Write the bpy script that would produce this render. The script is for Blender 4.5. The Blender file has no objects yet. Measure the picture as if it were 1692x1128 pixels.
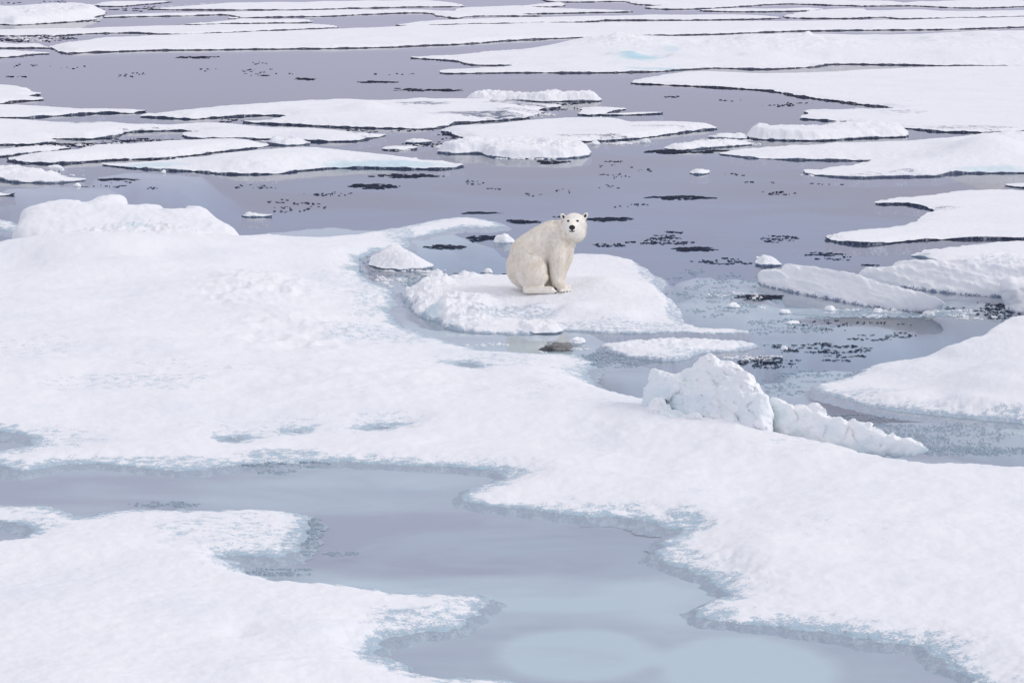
import bpy, bmesh, math, random
import numpy as np
from mathutils import Vector, Matrix
rnd = random.Random(7)
R = math.radians
S = bpy.context.scene
COL = S.collection

# ------------------------------------------------------------------ camera, sky, light
FPX, CAMH, TILT = 4700.0, 7.0, math.atan(714.0/4700.0)
cd = bpy.data.cameras.new("camera"); cam = bpy.data.objects.new("camera", cd); COL.objects.link(cam)
cd.sensor_width = 36.0; cd.lens = FPX*36.0/1692.0
cam.location = (0, 0, CAMH); cam.rotation_euler = (math.pi/2-TILT, 0, 0)
cd.clip_start = 0.5; cd.clip_end = 8000
S.camera = cam

SUN_EL, SUN_AZ = R(36), R(100)
W = bpy.data.worlds.new("World"); S.world = W; W.use_nodes = True
wn = W.node_tree; wn.nodes.clear()
wo = wn.nodes.new('ShaderNodeOutputWorld'); bg = wn.nodes.new('ShaderNodeBackground')
sky = wn.nodes.new('ShaderNodeTexSky'); sky.sky_type = 'NISHITA'; sky.sun_disc = False
sky.sun_elevation = SUN_EL; sky.sun_rotation = SUN_AZ; sky.dust_density = 3.0
tc = wn.nodes.new('ShaderNodeTexCoord'); sep = wn.nodes.new('ShaderNodeSeparateXYZ')
ramp = wn.nodes.new('ShaderNodeValToRGB')
cl = wn.nodes.new('ShaderNodeTexNoise'); cl.inputs['Scale'].default_value = 2.2; cl.inputs['Detail'].default_value = 4
cmix = wn.nodes.new('ShaderNodeMix'); cmix.data_type = 'RGBA'; cmix.blend_type = 'MULTIPLY'
cr = wn.nodes.new('ShaderNodeValToRGB')
mixw = wn.nodes.new('ShaderNodeMix'); mixw.data_type = 'RGBA'
wn.links.new(tc.outputs['Generated'], sep.inputs[0]); wn.links.new(sep.outputs['Z'], ramp.inputs[0])
wn.links.new(tc.outputs['Generated'], cl.inputs['Vector']); wn.links.new(cl.outputs['Fac'], cr.inputs[0])
cr.color_ramp.elements[0].position = 0.3; cr.color_ramp.elements[0].color = (0.90, 0.90, 0.93, 1)
cr.color_ramp.elements[1].position = 0.7; cr.color_ramp.elements[1].color = (1, 1, 1, 1)
e = ramp.color_ramp.elements
e[0].position = 0.0; e[0].color = (6.75, 6.8, 8.8, 1)
e[1].position = 1.0; e[1].color = (8.0, 8.1, 8.4, 1)
m_ = ramp.color_ramp.elements.new(0.25); m_.color = (7.1, 7.15, 8.5, 1)
cmix.inputs['Factor'].default_value = 1.0
wn.links.new(ramp.outputs[0], cmix.inputs['A']); wn.links.new(cr.outputs[0], cmix.inputs['B'])
mixw.inputs['Factor'].default_value = 0.93
wn.links.new(sky.outputs[0], mixw.inputs['A']); wn.links.new(cmix.outputs['Result'], mixw.inputs['B'])
wn.links.new(mixw.outputs['Result'], bg.inputs[0]); bg.inputs[1].default_value = 0.10
wn.links.new(bg.outputs[0], wo.inputs[0])
sd_ = bpy.data.lights.new("sun", 'SUN'); sun = bpy.data.objects.new("sun", sd_); COL.objects.link(sun)
sd_.energy = 1.1; sd_.angle = R(22); sd_.color = (1.0, 0.97, 0.93)
sun.rotation_euler = (math.pi/2-SUN_EL, 0, math.pi-SUN_AZ)
S.view_settings.view_transform = 'Standard'; S.view_settings.look = 'None'
S.view_settings.exposure = 0.06; S.view_settings.gamma = 1.0
S.cycles.max_bounces = 8; S.cycles.transparent_max_bounces = 8; S.cycles.volume_bounces = 0
S.cycles.use_denoising = True

# ------------------------------------------------------------------ helpers
ct, st = math.cos(TILT), math.sin(TILT)
def unp(px, py, z=0.0):
    a = (px-846.0)/FPX; b = (py-564.0)/FPX
    dy, dz = ct-b*st, -st-b*ct
    t = (z-CAMH)/dz
    return a*t, dy*t
def unpv(P):
    P = np.asarray(P, float); z = P[:, 2] if P.shape[1] > 2 else 0.0
    a = (P[:, 0]-846)/FPX; b = (P[:, 1]-564)/FPX
    t = (z-CAMH)/(-st-b*ct)
    return np.stack([a*t, (ct-b*st)*t], 1)
def tag(o, label=None, cat=None, group=None, kind=None):
    if label: o['label'] = label
    if cat: o['category'] = cat
    if group: o['group'] = group
    if kind: o['kind'] = kind
    return o
def mesh_obj(name, V, F, mats, parent=None, smooth=True, attrs=None):
    me = bpy.data.meshes.new(name)
    V = np.asarray(V, np.float32)
    quads = [f for f in F if len(f)]
    cnt = sum(len(f) for f in quads)
    me.vertices.add(len(V)); me.vertices.foreach_set('co', V.ravel())
    idx = np.concatenate([f.ravel() for f in quads]).astype(np.int32)
    sizes = np.concatenate([np.full(len(f), f.shape[1], np.int32) for f in quads])
    starts = np.concatenate([[0], np.cumsum(sizes)[:-1]]).astype(np.int32)
    me.loops.add(len(idx)); me.loops.foreach_set('vertex_index', idx)
    me.polygons.add(cnt); me.polygons.foreach_set('loop_start', starts); me.polygons.foreach_set('loop_total', sizes)
    me.update(calc_edges=True); me.validate()
    me.polygons.foreach_set('use_smooth', np.full(len(me.polygons), smooth, bool))
    for k, v in (attrs or {}).items():
        at = me.attributes.new(k, 'FLOAT', 'POINT'); at.data.foreach_set('value', np.asarray(v, np.float32))
    me.materials.append(mats)
    o = bpy.data.objects.new(name, me); COL.objects.link(o)
    if parent: o.parent = parent
    return o
def _h(ix, iy, iz=0, seed=0):
    h = (ix.astype(np.int64)*374761393 + iy.astype(np.int64)*668265263 + (iz*1274126177 if np.isscalar(iz) else iz.astype(np.int64)*1274126177) + seed*974711) & 0xffffffff
    h = ((h ^ (h >> 13))*1274126177) & 0xffffffff
    return ((h ^ (h >> 16)) & 0xffff)/65535.0
def pn2(x, y, seed=0):
    ix, iy = np.floor(x), np.floor(y); fx, fy = x-ix, y-iy
    ix = ix.astype(np.int64); iy = iy.astype(np.int64)
    u = fx*fx*fx*(fx*(fx*6-15)+10); v = fy*fy*fy*(fy*(fy*6-15)+10)
    def g(a, b, dx, dy):
        an = _h(ix+a, iy+b, 0, seed)*2*np.pi
        return np.cos(an)*dx+np.sin(an)*dy
    a = g(0, 0, fx, fy); b = g(1, 0, fx-1, fy); c = g(0, 1, fx, fy-1); d = g(1, 1, fx-1, fy-1)
    return (a+u*(b-a) + v*((c+u*(d-c))-(a+u*(b-a))))*1.4
def fbm(x, y, o=4, seed=0, gain=0.5):
    s = 0; a = 1; t = 0
    for k in range(o):
        s = s+a*pn2(x, y, seed+k*17); t += a; a *= gain; x = x*2.03+5.1; y = y*2.03-3.7
    return s/t*1.3
def billow(x, y, o=3, seed=0):
    s = 0; a = 1; t = 0
    for k in range(o):
        s = s+a*(1-np.abs(pn2(x, y, seed+k*31))*2.2); t += a; a *= 0.5; x = x*2.1+1.3; y = y*2.1+7.7
    return s/t
def vn3(x, y, z, seed=0):
    ix, iy, iz = (np.floor(q).astype(np.int64) for q in (x, y, z)); fx, fy, fz = x-ix, y-iy, z-iz
    sx, sy, sz = (f*f*(3-2*f) for f in (fx, fy, fz))
    r = 0
    for a in (0, 1):
        for b in (0, 1):
            for c in (0, 1):
                r = r+_h(ix+a, iy+b, iz+c, seed)*(sx if a else 1-sx)*(sy if b else 1-sy)*(sz if c else 1-sz)
    return r*2-1
def fb3(x, y, z, o=3, seed=0):
    s = 0; a = 1; t = 0
    for k in range(o):
        s = s+a*vn3(x, y, z, seed+k*13); t += a; a *= 0.5; x, y, z = x*2.03+1.7, y*2.03+9.2, z*2.03-4.4
    return s/t
def facet(x, y, seed, sc):
    x = x*sc; y = y*sc; ix, iy = np.floor(x).astype(np.int64), np.floor(y).astype(np.int64)
    best = np.full(x.shape, 9.0); val = np.zeros(x.shape)
    for a in (-1, 0, 1):
        for b in (-1, 0, 1):
            cx = ix+a+.1+.8*_h(ix+a, iy+b, 1, seed); cy = iy+b+.1+.8*_h(ix+a, iy+b, 2, seed)
            d = (x-cx)**2+(y-cy)**2; an = _h(ix+a, iy+b, 3, seed)*6.283; m = d < best
            val = np.where(m, .9*((x-cx)*np.cos(an)+(y-cy)*np.sin(an))+.5*(_h(ix+a, iy+b, 4, seed)-.5), val); best = np.where(m, d, best)
    return val
def sms(t): t = np.clip(t, 0, 1); return t*t*(3-2*t)
def catmull(P, n=4):
    P = np.asarray(P, float); Q = []
    N = len(P)
    for i in range(N):
        p0, p1, p2, p3 = P[i-1], P[i], P[(i+1) % N], P[(i+2) % N]
        for k in range(n):
            t = k/n
            c = 0.5*((2*p1)+(-p0+p2)*t+(2*p0-5*p1+4*p2-p3)*t*t+(-p0+3*p1-3*p2+p3)*t**3)
            Q.append(0.6*c+0.4*(p1+(p2-p1)*t))
    return np.array(Q)
def poly_sdf(X, Y, P):
    d = np.full(X.shape, 1e18); ins = np.zeros(X.shape, bool)
    N = len(P)
    for i in range(N):
        ax, ay = P[i]; bx, by = P[(i+1) % N]
        ex, ey = bx-ax, by-ay; wx, wy = X-ax, Y-ay
        t = np.clip((wx*ex+wy*ey)/(ex*ex+ey*ey+1e-12), 0, 1)
        d = np.minimum(d, (wx-ex*t)**2+(wy-ey*t)**2)
        c = ((ay > Y) != (by > Y)) & (X < (bx-ax)*(Y-ay)/(by-ay+1e-15)+ax)
        ins ^= c
    d = np.sqrt(d)
    return np.where(ins, -d, d)
def ell(X, Y, px, py, rx, ry, z=0.0):
    """normalised radius of an ellipse lying on the water plane"""
    cx, cy = unp(px, py, z); ex, _ = unp(px+rx, py, z); _, y1 = unp(px, py-ry, z); _, y2 = unp(px, py+ry, z)
    return np.sqrt(((X-cx)/(ex-cx))**2+((Y-cy)/((y1-y2)/2))**2)
K = FPX*CAMH

# ------------------------------------------------------------------ materials
def N(nt, t, **kw):
    n = nt.nodes.new(t)
    for k, v in kw.items():
        if k in n.inputs: n.inputs[k].default_value = v
        else: setattr(n, k, v)
    return n
def new_mat(name):
    m = bpy.data.materials.new(name); m.use_nodes = True; nt = m.node_tree
    return m, nt, nt.nodes['Principled BSDF']
def mmix(nt, fac, a, b):
    n = nt.nodes.new('ShaderNodeMix'); n.data_type = 'RGBA'
    for s, v in (('Factor', fac), ('A', a), ('B', b)):
        if isinstance(v, (tuple, float)): n.inputs[s].default_value = v if not isinstance(v, tuple) else (*v, 1)
        else: nt.links.new(v, n.inputs[s])
    return n.outputs['Result']
def mth(nt, op, a, b=0.0, c=0.0, clamp=False):
    n = nt.nodes.new('ShaderNodeMath'); n.operation = op; n.use_clamp = clamp
    for i, v in enumerate((a, b, c)):
        if isinstance(v, (int, float)): n.inputs[i].default_value = v
        else: nt.links.new(v, n.inputs[i])
    return n.outputs[0]
def snow_mat(name, wetc, grain=60.0, snow=(0.86, 0.865, 0.885), tint=(0.70, 0.745, 0.82), bump=0.5):
    m, nt, b = new_mat(name); L = nt.links
    geo = N(nt, 'ShaderNodeNewGeometry'); P = geo.outputs['Position']
    w = N(nt, 'ShaderNodeAttribute', attribute_name='wet'); bl = N(nt, 'ShaderNodeAttribute', attribute_name='blue')
    gn = N(nt, 'ShaderNodeTexNoise', Scale=grain, Detail=3.0, Roughness=0.65); L.new(P, gn.inputs['Vector'])
    gn2 = N(nt, 'ShaderNodeTexNoise', Scale=grain*0.22, Detail=2.0); L.new(P, gn2.inputs['Vector'])
    big = N(nt, 'ShaderNodeTexNoise', Scale=0.35, Detail=5.0, Roughness=0.6); L.new(P, big.inputs['Vector'])
    # granular threshold of the wetness
    nz = mth(nt, 'ADD', mth(nt, 'MULTIPLY', mth(nt, 'SUBTRACT', gn.outputs['Fac'], .5), 1.6), mth(nt, 'MULTIPLY', mth(nt, 'SUBTRACT', gn2.outputs['Fac'], .5), 1.5))
    t = mth(nt, 'ADD', w.outputs['Fac'], nz)
    f = mth(nt, 'MULTIPLY', mth(nt, 'SUBTRACT', t, 0.52), 2.4, clamp=True)
    bt = mth(nt, 'MULTIPLY', mth(nt, 'SUBTRACT', big.outputs['Fac'], 0.50), 3.0, clamp=True)
    c0 = mmix(nt, mth(nt, 'MULTIPLY', bt, 0.45), snow, tint)
    med = N(nt, 'ShaderNodeTexNoise', Scale=1.7, Detail=6.0, Roughness=0.62); L.new(P, med.inputs['Vector'])
    mt = mth(nt, 'MULTIPLY', mth(nt, 'SUBTRACT', med.outputs['Fac'], 0.50), 2.6, clamp=True)
    c0 = mmix(nt, mth(nt, 'MULTIPLY', mt, 0.5), c0, tint)
    c1 = mmix(nt, bl.outputs['Fac'], c0, (0.42, 0.66, 0.74))
    wet2 = mmix(nt, gn2.outputs['Fac'], tuple(c*0.7 for c in wetc), tuple(min(1, c*1.45) for c in wetc))
    c2 = mmix(nt, f, c1, wet2)
    L.new(c2, b.inputs['Base Color'])
    L.new(mth(nt, 'SUBTRACT', 0.75, mth(nt, 'MULTIPLY', f, 0.35)), b.inputs['Roughness'])
    b.inputs['Specular IOR Level'].default_value = 0.25
    bn = N(nt, 'ShaderNodeTexNoise', Scale=7.0, Detail=8.0, Roughness=0.7); L.new(P, bn.inputs['Vector'])
    bp = N(nt, 'ShaderNodeBump', Strength=bump, Distance=0.03); L.new(bn.outputs['Fac'], bp.inputs['Height']); L.new(bp.outputs[0], b.inputs['Normal'])
    return m
M_NEAR = snow_mat("snow_over_slush", (0.36, 0.44, 0.52), 55)
M_POND = snow_mat("snow_over_pond_slush", (0.35, 0.45, 0.525), 38, bump=0.22)
M_FAR = snow_mat("snow_over_dark_shaded_ice", (0.09, 0.105, 0.17), 16, bump=0.3)  # rim colour: dark wet ice plus painted shade of the overhanging snow lip
M_FAR2 = snow_mat("snow_over_grey_shaded_ice", (0.19, 0.205, 0.29), 16, bump=0.3)  # lighter rim: wet grey ice, with the lip's shade also in its colour
M_MID = snow_mat("snow_over_blue_ice", (0.17, 0.21, 0.30), 30, bump=0.35)
M_LUMP = snow_mat("rough_ice", (0.33, 0.43, 0.50), 50, snow=(0.94, 0.945, 0.955), tint=(0.80, 0.88, 0.91), bump=0.6)
def plain(name, c, rough=0.6, var=0.2, scale=20.0, spec=0.3):
    m, nt, b = new_mat(name); L = nt.links
    geo = N(nt, 'ShaderNodeNewGeometry'); n = N(nt, 'ShaderNodeTexNoise', Scale=scale, Detail=4.0); L.new(geo.outputs['Position'], n.inputs['Vector'])
    L.new(mmix(nt, n.outputs['Fac'], tuple(x*(1-var) for x in c), tuple(min(1, x*(1+var)) for x in c)), b.inputs['Base Color'])
    b.inputs['Roughness'].default_value = rough; b.inputs['Specular IOR Level'].default_value = spec
    return m
M_SUB, nt, b = new_mat("submerged_ice"); L = nt.links
geo = N(nt, 'ShaderNodeNewGeometry'); mp = N(nt, 'ShaderNodeMapping'); mp.inputs['Scale'].default_value = (0.55, 1.0, 1.0); L.new(geo.outputs['Position'], mp.inputs[0])
n = N(nt, 'ShaderNodeTexNoise', Scale=0.55, Detail=6.0, Roughness=0.6, Distortion=0.6); L.new(mp.outputs[0], n.inputs['Vector'])
pa = N(nt, 'ShaderNodeAttribute', attribute_name='pale')
ff = mth(nt, 'ADD', mth(nt, 'MULTIPLY', mth(nt, 'SUBTRACT', n.outputs['Fac'], 0.5), 2.2), pa.outputs['Fac'], clamp=True)
L.new(mmix(nt, ff, (0.47, 0.52, 0.62), (0.72, 0.88, 0.92)), b.inputs['Base Color']); b.inputs['Roughness'].default_value = .9; b.inputs['Specular IOR Level'].default_value = 0
M_DARK = plain("waterlogged_ice", (0.03, 0.034, 0.058), 0.75, 0.5, 30, 0.1)
M_GREY = plain("grey_slush", (0.38, 0.46, 0.53), 0.6, 0.4, 30, 0.2)
M_BED = plain("deep_sea", (0.015, 0.02, 0.04), 1.0, 0.1, 0.1, 0.0)

# water: calm mirror over clear absorbing volume
mw = bpy.data.materials.new("sea_water"); mw.use_nodes = True; nt = mw.node_tree; nt.nodes.clear(); L = nt.links
out = N(nt, 'ShaderNodeOutputMaterial'); geo = N(nt, 'ShaderNodeNewGeometry')
mp = N(nt, 'ShaderNodeMapping'); mp.inputs['Scale'].default_value = (0.6, 1.0, 1.0); L.new(geo.outputs['Position'], mp.inputs[0])
wv = N(nt, 'ShaderNodeTexNoise', Scale=1.3, Detail=3.0, Roughness=0.5); L.new(mp.outputs[0], wv.inputs['Vector'])
bp = N(nt, 'ShaderNodeBump', Strength=0.14, Distance=0.02); L.new(wv.outputs['Fac'], bp.inputs['Height'])
vd = N(nt, 'ShaderNodeVectorMath', operation='DOT_PRODUCT'); L.new(geo.outputs['Incoming'], vd.inputs[0]); L.new(geo.outputs['Normal'], vd.inputs[1])
fr = mth(nt, 'ADD', mth(nt, 'MULTIPLY', mth(nt, 'POWER', mth(nt, 'SUBTRACT', 1.0, mth(nt, 'ABSOLUTE', vd.outputs['Value']), clamp=True), 5.0), 0.98), 0.02)
gl = N(nt, 'ShaderNodeBsdfGlossy', Roughness=0.02); L.new(bp.outputs[0], gl.inputs['Normal'])
tr = N(nt, 'ShaderNodeBsdfTransparent'); df = N(nt, 'ShaderNodeBsdfDiffuse')
stn = N(nt, 'ShaderNodeTexNoise', Scale=0.12, Detail=6.0, Roughness=0.55)
mp2 = N(nt, 'ShaderNodeMapping'); mp2.inputs['Scale'].default_value = (0.5, 1.0, 1.0); L.new(geo.outputs['Position'], mp2.inputs[0]); L.new(mp2.outputs[0], stn.inputs['Vector'])
L.new(mmix(nt, stn.outputs['Fac'], (0.20, 0.20, 0.29), (0.34, 0.37, 0.46)), df.inputs['Color'])
ms1 = N(nt, 'ShaderNodeMixShader'); ms1.inputs[0].default_value = 0.22; L.new(tr.outputs[0], ms1.inputs[1]); L.new(df.outputs[0], ms1.inputs[2])
ms2 = N(nt, 'ShaderNodeMixShader'); L.new(fr, ms2.inputs[0]); L.new(ms1.outputs[0], ms2.inputs[1]); L.new(gl.outputs[0], ms2.inputs[2])
L.new(ms2.outputs[0], out.inputs['Surface'])
va = N(nt, 'ShaderNodeVolumeAbsorption', Density=0.55); va.inputs['Color'].default_value = (0.60, 0.765, 0.85, 1); L.new(va.outputs[0], out.inputs['Volume'])

def box(name, x0, x1, y0, y1, z0, z1, mat):
    V = [(x, y, z) for z in (z0, z1) for y in (y0, y1) for x in (x0, x1)]
    F = np.array([(0, 2, 3, 1), (4, 5, 7, 6), (0, 1, 5, 4), (2, 6, 7, 3), (0, 4, 6, 2), (1, 3, 7, 5)])
    return mesh_obj(name, V, [F], mat, smooth=False)
tag(box("water", -1500, 1500, -60, 4000, -6, 0.0, mw), kind='structure')
tag(box("seabed", -1490, 1490, -50, 3990, -5.8, -5.5, M_BED), kind='structure')

# ------------------------------------------------------------------ the floes: relief sheets with an irregular outline and an undercut skirt
def floe(name, label, pts, mat, su=1.8, sv=0.5, H=0.12, hp=None, ew=0.6, e0=0.6, en=(0.14, 0.9), en2=(0.05, 3.2),
         und=0.03, uf=0.5, small=0.008, holes=(), bumps=(), lumps=(), wets=(), blues=(), wetw=0.04, rim=0.6, out_=-0.05,
         skirt=0.25, cap=0.048, etop=0.5, ub=0.0, uz=0.2, seed=0, group=None, cat='ice floe', hpow=1.6, smooth=4):
    P3 = np.array([(p[0], p[1], p[2] if len(p) > 2 else 0.0) for p in pts], float)
    # far sides: the top lip is what one sees, so place it at its height
    if all(len(p) < 3 for p in pts):
        A = unpv(P3); area = 0.5*np.sum(A[:, 0]*np.roll(A[:, 1], -1)-np.roll(A[:, 0], -1)*A[:, 1])
        T = np.roll(A, -1, 0)-np.roll(A, 1, 0); T /= np.linalg.norm(T, axis=1)[:, None]+1e-9
        ny = -T[:, 0]*np.sign(area)
        P3[:, 2] = np.clip(ny*1.5, 0, 1)*min(H*0.8, cap*1.4)
    PP = unpv(catmull(P3, smooth))
    Hs = [unpv(catmull(h, 4)) for h in holes]
    u = PP[:, 0]/PP[:, 1]; v = K/PP[:, 1]
    mu, mv = 6.0/FPX, 3.0
    u0, u1, v0, v1 = u.min()-mu, u.max()+mu, max(v.min()-mv, 40), v.max()+mv
    nu = int((u1-u0)*FPX/su/4+2)*4+1; nv = int((v1-v0)/sv/4+2)*4+1
    uu = np.linspace(u0, u1, nu); vv = np.linspace(v0, v1, nv)
    # coarse sdf
    uc, vc = uu[::4], vv[::4]
    Yc = (K/vc)[:, None]+0*uc[None]; Xc = uc[None]*Yc
    def up(A):
        B = np.empty((A.shape[0], nu)); 
        for i in range(A.shape[0]): B[i] = np.interp(uu, uc, A[i])
        C = np.empty((nv, nu)); idx = np.interp(vv, vc, np.arange(len(vc))); i0 = np.minimum(idx.astype(int), len(vc)-2); f = (idx-i0)[:, None]
        return B[i0]*(1-f)+B[i0+1]*f
    s = poly_sdf(Xc, Yc, PP)
    for hh in Hs: s = np.maximum(s, -poly_sdf(Xc, Yc, hh))
    sd = up(s)
    Y = (K/vv)[:, None]+0*uu[None]; X = uu[None]*Y
    sd = sd+en[0]*(fbm(X*en[1], Y*en[1], 4, seed)+.6*np.abs(fbm(X*en[1]*1.9, Y*en[1]*1.9, 3, seed+2)))+en2[0]*fbm(X*en2[1], Y*en2[1], 3, seed+5)
    sd = sd-ub
    ins = sd < 0
    cell = ins[:-1, :-1] | ins[1:, :-1] | ins[:-1, 1:] | ins[1:, 1:]
    gi = np.gradient(sd, axis=0); gj = np.gradient(sd, axis=1)
    g2 = gi*gi+gj*gj+1e-12
    di = np.where(ins, 0, np.clip(-sd*gi/g2, -0.95, 0.95)); dj = np.where(ins, 0, np.clip(-sd*gj/g2, -0.95, 0.95))
    fi = np.arange(nv)[:, None]+di; fj = np.arange(nu)[None]+dj
    vvv = v0+(v1-v0)*fi/(nv-1); uuu = u0+(u1-u0)*fj/(nu-1)
    Y = K/vvv; X = uuu*Y
    used = np.zeros((nv, nu), bool)
    used[:-1, :-1] |= cell; used[1:, :-1] |= cell; used[:-1, 1:] |= cell; used[1:, 1:] |= cell
    ids = np.full((nv, nu), -1); ids[used] = np.arange(used.sum())
    X, Y = X[used], Y[used]; q0 = np.where(ins[used], -sd[used], 0.0)-ub; q = np.maximum(q0, 0)
    # world-space gradient for the skirt direction
    if hp is not None:
        hp_ = np.array(hp, float); hw = unpv(hp_)
        num = 0; den = 0
        for k in range(len(hp_)):
            w_ = 1.0/(((X-hw[k, 0])**2+(Y-hw[k, 1])**2)+0.04)**hpow
            num = num+w_*hp_[k, 2]; den = den+w_
        Hh = num/den
    else: Hh = H*(1+0.25*fbm(X*0.3, Y*0.3, 2, seed+9))
    prof = e0+(1-e0)*sms(q/ew)
    eh = np.minimum(Hh*e0, cap*np.clip(1+1.1*fbm(X*.9, Y*.9, 3, seed+8)+.5*fbm(X*3, Y*3, 2, seed+9), .15, 2.2))
    z = eh+(Hh-eh)*sms(q/ew)**0.8+(und*fbm(X*uf, Y*uf, 4, seed+20))*sms(q/1.2)+small*fbm(X*6, Y*6, 3, seed+30)*sms(q/0.15)
    for (px, py, h, rx, ry) in bumps:
        cx, cy = unp(px, py); z = z+h*np.exp(-(((X-cx)/rx)**2+((Y-cy)/ry)**2))
    for (px, py, rx, ry, amp, fr_) in lumps:
        r = ell(X, Y, px, py, rx, ry); mk = sms(1.5-r)*sms(q/0.12)
        if mk.max() > 0: z = z+mk*amp*(billow(X*fr_, Y*fr_, 3, seed+40)-0.25)
    wet = 1-q/(wetw*np.clip(1+1.3*fbm(X*1.1, Y*1.1, 3, seed+50)+.8*fbm(X*5, Y*3, 2, seed+51), .15, 3)+1e-3)
    wet = np.clip(wet, 0, 1)*etop
    for (px, py, rx, ry, a) in wets:
        r = ell(X, Y, px, py, rx, ry)+0.5*fbm(X*0.9, Y*1.5, 4, seed+60)
        wet = np.maximum(wet, a*sms(1.6-1.1*r))
    blue = np.zeros_like(z)
    for (px, py, rx, ry, a, *bz_) in blues:
        r = ell(X, Y, px, py, rx, ry, bz_[0] if bz_ else 0)+0.35*fbm(X*1.2, Y*1.2, 3, seed+70)
        blue = np.maximum(blue, a*sms(1.7-1.2*r))
    z = np.maximum(z, 0.012)
    if ub > 0: z = np.where(q0 < 0.03, 0.012+(z-0.012)*sms(q0/0.03)-(np.clip(-q0, 0, ub)/ub)**1.25*(uz+.012), z); wet = np.where(q0 < 0, np.clip(1+q0/ub*.32, 0, 1), wet); blue = np.where(q0 < 0, np.clip(-q0/.05, 0, 1)*.6, blue)
    A, B, C, D = ids[:-1, :-1], ids[:-1, 1:], ids[1:, 1:], ids[1:, :-1]
    F = np.stack([A[cell], D[cell], C[cell], B[cell]], 1)
    # skirt
    E = np.concatenate([F[:, [0, 1]], F[:, [1, 2]], F[:, [2, 3]], F[:, [3, 0]]])
    key = np.sort(E, 1); kk = key[:, 0].astype(np.int64)*len(X)+key[:, 1]
    _, inv, c = np.unique(kk, return_inverse=True, return_counts=True)
    Eb = E[c[inv] == 1]
    bv = np.unique(Eb); mp_ = np.full(len(X), -1); mp_[bv] = np.arange(len(bv))
    nx = np.zeros(len(X)); ny = np.zeros(len(X))
    ex = X[Eb[:, 1]]-X[Eb[:, 0]]; ey = Y[Eb[:, 1]]-Y[Eb[:, 0]]
    for k in (0, 1):
        np.add.at(nx, Eb[:, k], ey); np.add.at(ny, Eb[:, k], -ex)
    # smooth normals along the border a little
    l = np.hypot(nx, ny)+1e-9; nx, ny = nx[bv]/l[bv], ny[bv]/l[bv]
    bx, by, bz = X[bv], Y[bv], z[bv]
    n0 = len(X); nb = len(bv)
    rings = [(np.minimum(bz*rim, bz), out_*0.3, 1.0), (np.full(nb, -0.01), out_, 1.0), (np.full(nb, -skirt), 0.02 if out_ < 0 else out_*8, 1.0)]
    VX, VY, VZ, VW = [X], [Y], [z], [wet]
    for (rz, o_, w_) in rings:
        VX.append(bx+nx*o_); VY.append(by+ny*o_); VZ.append(rz); VW.append(np.full(nb, w_))
    FF = [F]
    prev = Eb
    for k in range(0 if ub > 0 else 3):
        cur = n0+k*nb+mp_[Eb]
        FF.append(np.stack([prev[:, 1], prev[:, 0], cur[:, 0], cur[:, 1]], 1)); prev = cur
    F = np.concatenate(FF)
    V = np.stack([np.concatenate(VX), np.concatenate(VY), np.concatenate(VZ)], 1)
    o = mesh_obj(name, V, [F], mat, attrs={'wet': np.concatenate(VW), 'blue': np.concatenate([blue, np.zeros(3*nb)])})
    return tag(o, label, cat, group or {'ice floe': 'white floes floating on the grey sea', 'ice plate': 'small plates of ice between the floes'}.get(cat))

# ---- foreground
MAIN = [(-90,350,.05),(-10,355,.06),(28,366,.1),(60,372,.15),(110,370,.2),(200,368,.2),(290,372,.2),(360,380,.12),(390,386,.1),(440,388,.03),(520,391,.02),(590,386,.02),
 (634,379,.02),(683,370,.02),(720,362,.02),(768,358,.02),(798,362,.02),(834,373),(798,377),(761,376),(720,385),(690,391),(668,396),(681,406),(655,413),(634,413),(606,420),(588,440),(603,462),(640,477),(650,495),(640,515),
 (655,535),(690,552),(745,567),(800,578),(870,583),(940,585),(962,592),(978,606),(970,622,.02),(990,629,.1),(1063,640,.2),(1120,650,.25),(1250,690,.3),(1400,718,.3),(1530,743,.3),(1600,751,.25),(1692,758,.25),(1800,765,.25),
 (1800,1215),(1690,1215),(1640,1160),(1597,1114),(1551,1087),(1521,1068),(1415,1053),(1365,1043),(1305,1036),(1236,1030),(1179,1021),(1151,1011),(1175,994),(1210,985),(1183,966),
 (1168,954),(1115,931),(1080,918),(1097,905),(1108,886),(1120,873),(1074,866),(1044,855),(953,850),(865,840),(785,833),(765,821),(790,806),(824,795),(835,779),(752,772),(676,768),
 (600,764),(528,761),(469,764),(381,769),(338,775),(298,778),(238,773),(167,765),(99,767),(40,777),(15,773),(-10,763),(-90,758)]
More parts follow.
